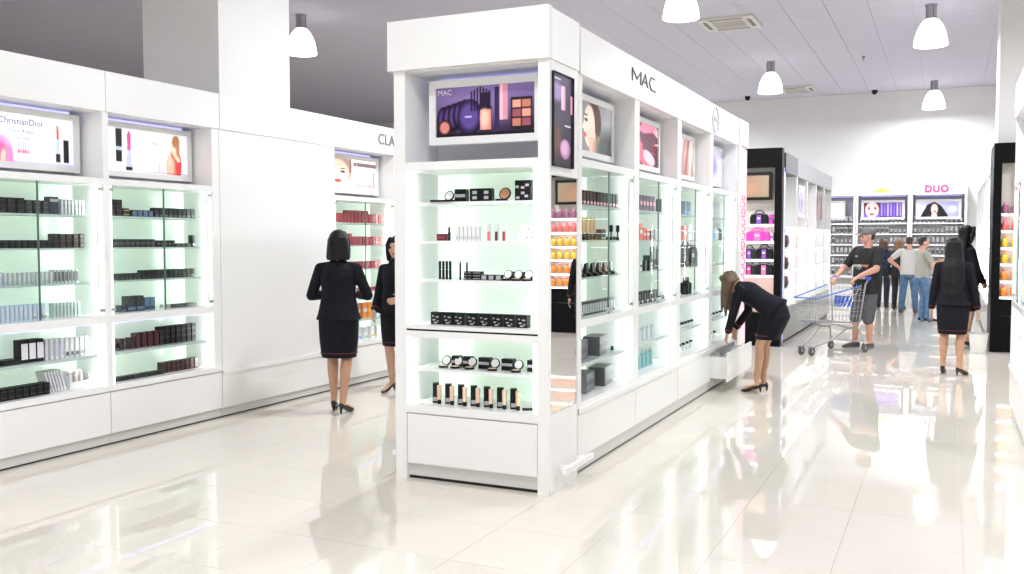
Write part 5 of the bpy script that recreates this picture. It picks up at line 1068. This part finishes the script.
person('woman with brown hair in a blue plaid shirt and dark jeans at the far shelves', (-1.37, 23.6), (.0, 1.), dict(
    s=.99, flat=True, ankle=.09, pelvis=(0, 0, .88), hair='bob', hairm=HAIRBR, vox=.009, shirt=PLAID, sleeve=2, trousers=DJEANS, tname='jeans', hem=-.1, belly=.86, fat=.85,
    rh=dict(t=(.18, .25, 1.1), pole=(1, -.4, -.6)), lh=dict(t=(-.24, .05, .78), pole=(-.5, -1, 0))))
person('person with light brown hair in dark clothes, almost hidden between the two men', (-1.02, 23.3), (.3, 1.), dict(
    s=.99, flat=True, ankle=.09, pelvis=(0, 0, .88), hair='bob', hairm=mat('light_brown_hair', (.22, .12, .06), .5, bump=.4, bscale=40), vox=.010, shirt=mat('black_top', (.02, .02, .022), .85), sleeve=2, trousers=mat('black_trousers', (.015, .015, .018), .85), hem=-.1, belly=.86, fat=.85))

bpy.data.scenes.remove(LAB)
# ---------------------------------------------------------------- shopping trolley
BLUEP = mat('blue_plastic', (.03, .12, .55), .4); TYRE = mat('grey_rubber', (.10, .10, .105), .6)
ct = thing('shopping_trolley', 'chrome wire shopping trolley with blue rails pushed by the man in the cap', 'trolley', (CARTP.x, CARTP.y, 0), math.atan2(-CARTD.x, CARTD.y))
# local: +y = front of the trolley, rear axle at y=0
def lerp(a, b, t): return tuple(x+(y-x)*t for x, y in zip(a, b))
TOPR = [(-.28, -.02, .97), (.28, -.02, .97)]; TOPF = [(-.19, .97, .80), (.19, .97, .80)]
BOTR = [(-.22, .02, .42), (.22, .02, .42)]; BOTF = [(-.16, .90, .48), (.16, .90, .48)]
wires = MB(); N = 12
for k in range(2):
    for i in range(N+1): u_ = i/N; wires.tube([lerp(TOPR[k], TOPF[k], u_), lerp(BOTR[k], BOTF[k], u_)], .0024, 4)
    for i in range(1, 5): v_ = i/5; wires.tube([lerp(TOPR[k], BOTR[k], v_), lerp(TOPF[k], BOTF[k], v_)], .0024, 4)
for i in range(9): u_ = i/8; wires.tube([lerp(TOPF[0], TOPF[1], u_), lerp(BOTF[0], BOTF[1], u_), lerp(BOTR[0], BOTR[1], u_)], .0024, 4)
for i in range(9): u_ = i/8; wires.tube([lerp(TOPR[0], TOPR[1], u_), lerp(BOTR[0], BOTR[1], u_)], .0024, 4)
for i in range(1, 7): v_ = i/7; wires.tube([lerp(TOPF[0], BOTF[0], v_), lerp(TOPF[1], BOTF[1], v_)], .0024, 4); wires.tube([lerp(TOPR[0], BOTR[0], v_), lerp(TOPR[1], BOTR[1], v_)], .0024, 4)
for i in range(12): u_ = i/11; wires.tube([lerp(BOTR[0], BOTF[0], u_), lerp(BOTR[1], BOTF[1], u_)], .0024, 4)
wires.build('wire_basket', CHROME, ct)
for k in range(2): MB().tube([lerp(TOPR[k], TOPF[k], .12), TOPF[k]], .009, 8).build('blue_rail', BLUEP, ct)
MB().tube([TOPF[0], TOPF[1]], .009, 8).build('front_rail', BLUEP, ct)
for k, q in ((0, -1), (1, 1)):
    MB().tube([BOTF[k], lerp(BOTR[k], BOTF[k], .5), BOTR[k]], .009, 8).build('lower_rail', CHROME, ct)
    MB().tube([(q*.28, -.10, 1.05), TOPR[k], BOTR[k], (q*.24, .06, .34), (q*.27, -.02, .16), (q*.28, 0, .13)], .012, 8).build('rear_upright', CHROME, ct)
    MB().tube([(q*.24, .06, .34), (q*.22, .30, .36), (q*.17, .62, .20), (q*.10, .88, .13), (q*.09, .93, .12)], .012, 8).build('chassis_tube', CHROME, ct)
    MB().tube([(q*.22, .30, .36), (q*.19, .50, .42), (q*.16, .80, .46)], .010, 8).build('strut', CHROME, ct)
MB().tube([(-.27, .02, .16), (.27, .02, .16)], .010, 8).build('rear_axle_bar', CHROME, ct); MB().tube([(-.10, .88, .13), (.10, .88, .13)], .010, 8).build('front_axle_bar', CHROME, ct)
hb = MB().tube([(-.23, -.10, 1.055), (.23, -.10, 1.055)], .015, 10).build('handle', mat('pale_handle', (.55, .56, .58), .4), ct)
for q in (-1, 1): MB().tube([(q*.23, -.10, 1.055), (q*.30, -.10, 1.055), (q*.28, -.06, 1.02)], .02, 10).build('handle_end', BLUEP, ct)
st = MB()
for i in range(7): st.tube([(-.2+i*.4/6, .0, .92), (-.17+i*.34/6, .22, .62)], .003, 5)
st.tube([(-.2, .0, .92), (.2, .0, .92)], .005, 6); st.tube([(-.17, .22, .62), (.17, .22, .62)], .005, 6); st.build('child_seat_flap', CHROME, ct)
bx('blue_panel', ct, BLUEP, -.14, .14, .085, .10, .64, .80)
wh = MB().lathe([(.028, -.016), (.058, -.016), (.062, -.008), (.062, .008), (.058, .016), (.028, .016)], 18, axis='x').mesh('wheel', TYRE, True); hubm = MB().lathe([(.022, -.02), (.022, .02)], 12, axis='x').mesh('hub', SOLE, True)
for (x, y) in ((-.28, -.01), (.28, -.01), (-.085, .95), (.085, .95)):
    c_ = add('caster', MB().prism([(-.012, .04), (.03, .12), (.012, .125), (-.03, .05)], 'x', -.026, -.022).prism([(-.012, .04), (.03, .12), (.012, .125), (-.03, .05)], 'x', .022, .026).box(-.026, .026, .005, .035, .118, .126).mesh('caster', CHROME), ct, (x, y-.01, .0)); wv_ = add('wheel', wh, c_, (0, -.015, .062)); add('hub', hubm, c_, (0, -.015, .062))

# ---------------------------------------------------------------- waste bin
bn = thing('waste_bin', 'white tapered waste bin on the floor beside the woman with long hair', 'bin', (.42, 14.75, 0))
MB().lathe([(.095, 0), (.10, .004), (.125, .27), (.132, .275), (.132, .285), (.12, .285), (.098, .012)], 24).build('bin_body', mat('white_bin_plastic', (.75, .75, .73), .4), bn, smooth=True)
MB().lathe([(.127, .276), (.134, .28), (.127, .288)], 24).build('bin_bag_rim', mat('grey_bin_bag', (.25, .25, .26), .5), bn)

# ---------------------------------------------------------------- tell look-alikes apart by their place in the row
same = {}
for o in SC.objects:
    if o.parent is None and o.get('label') and not o.name.startswith('dome_lamp'): same.setdefault(o['label'], []).append(o)
for lab, obs in same.items():
    if len(obs) < 2: continue
    rows_ = {}
    for o in obs: rows_.setdefault(round(o.location.z, 2), []).append(o)
    zs_ = sorted(rows_, reverse=True)
    for zi, z in enumerate(zs_):
        rows_[z].sort(key=lambda o: proj(o.location)[0])
        for i, o in enumerate(rows_[z]):
            up_ = '' if len(zs_) == 1 else f', {ORD[zi]} row down'
            o['label'] = lab+up_+(f', {ORD[i]} from left' if len(rows_[z]) > 1 else '')
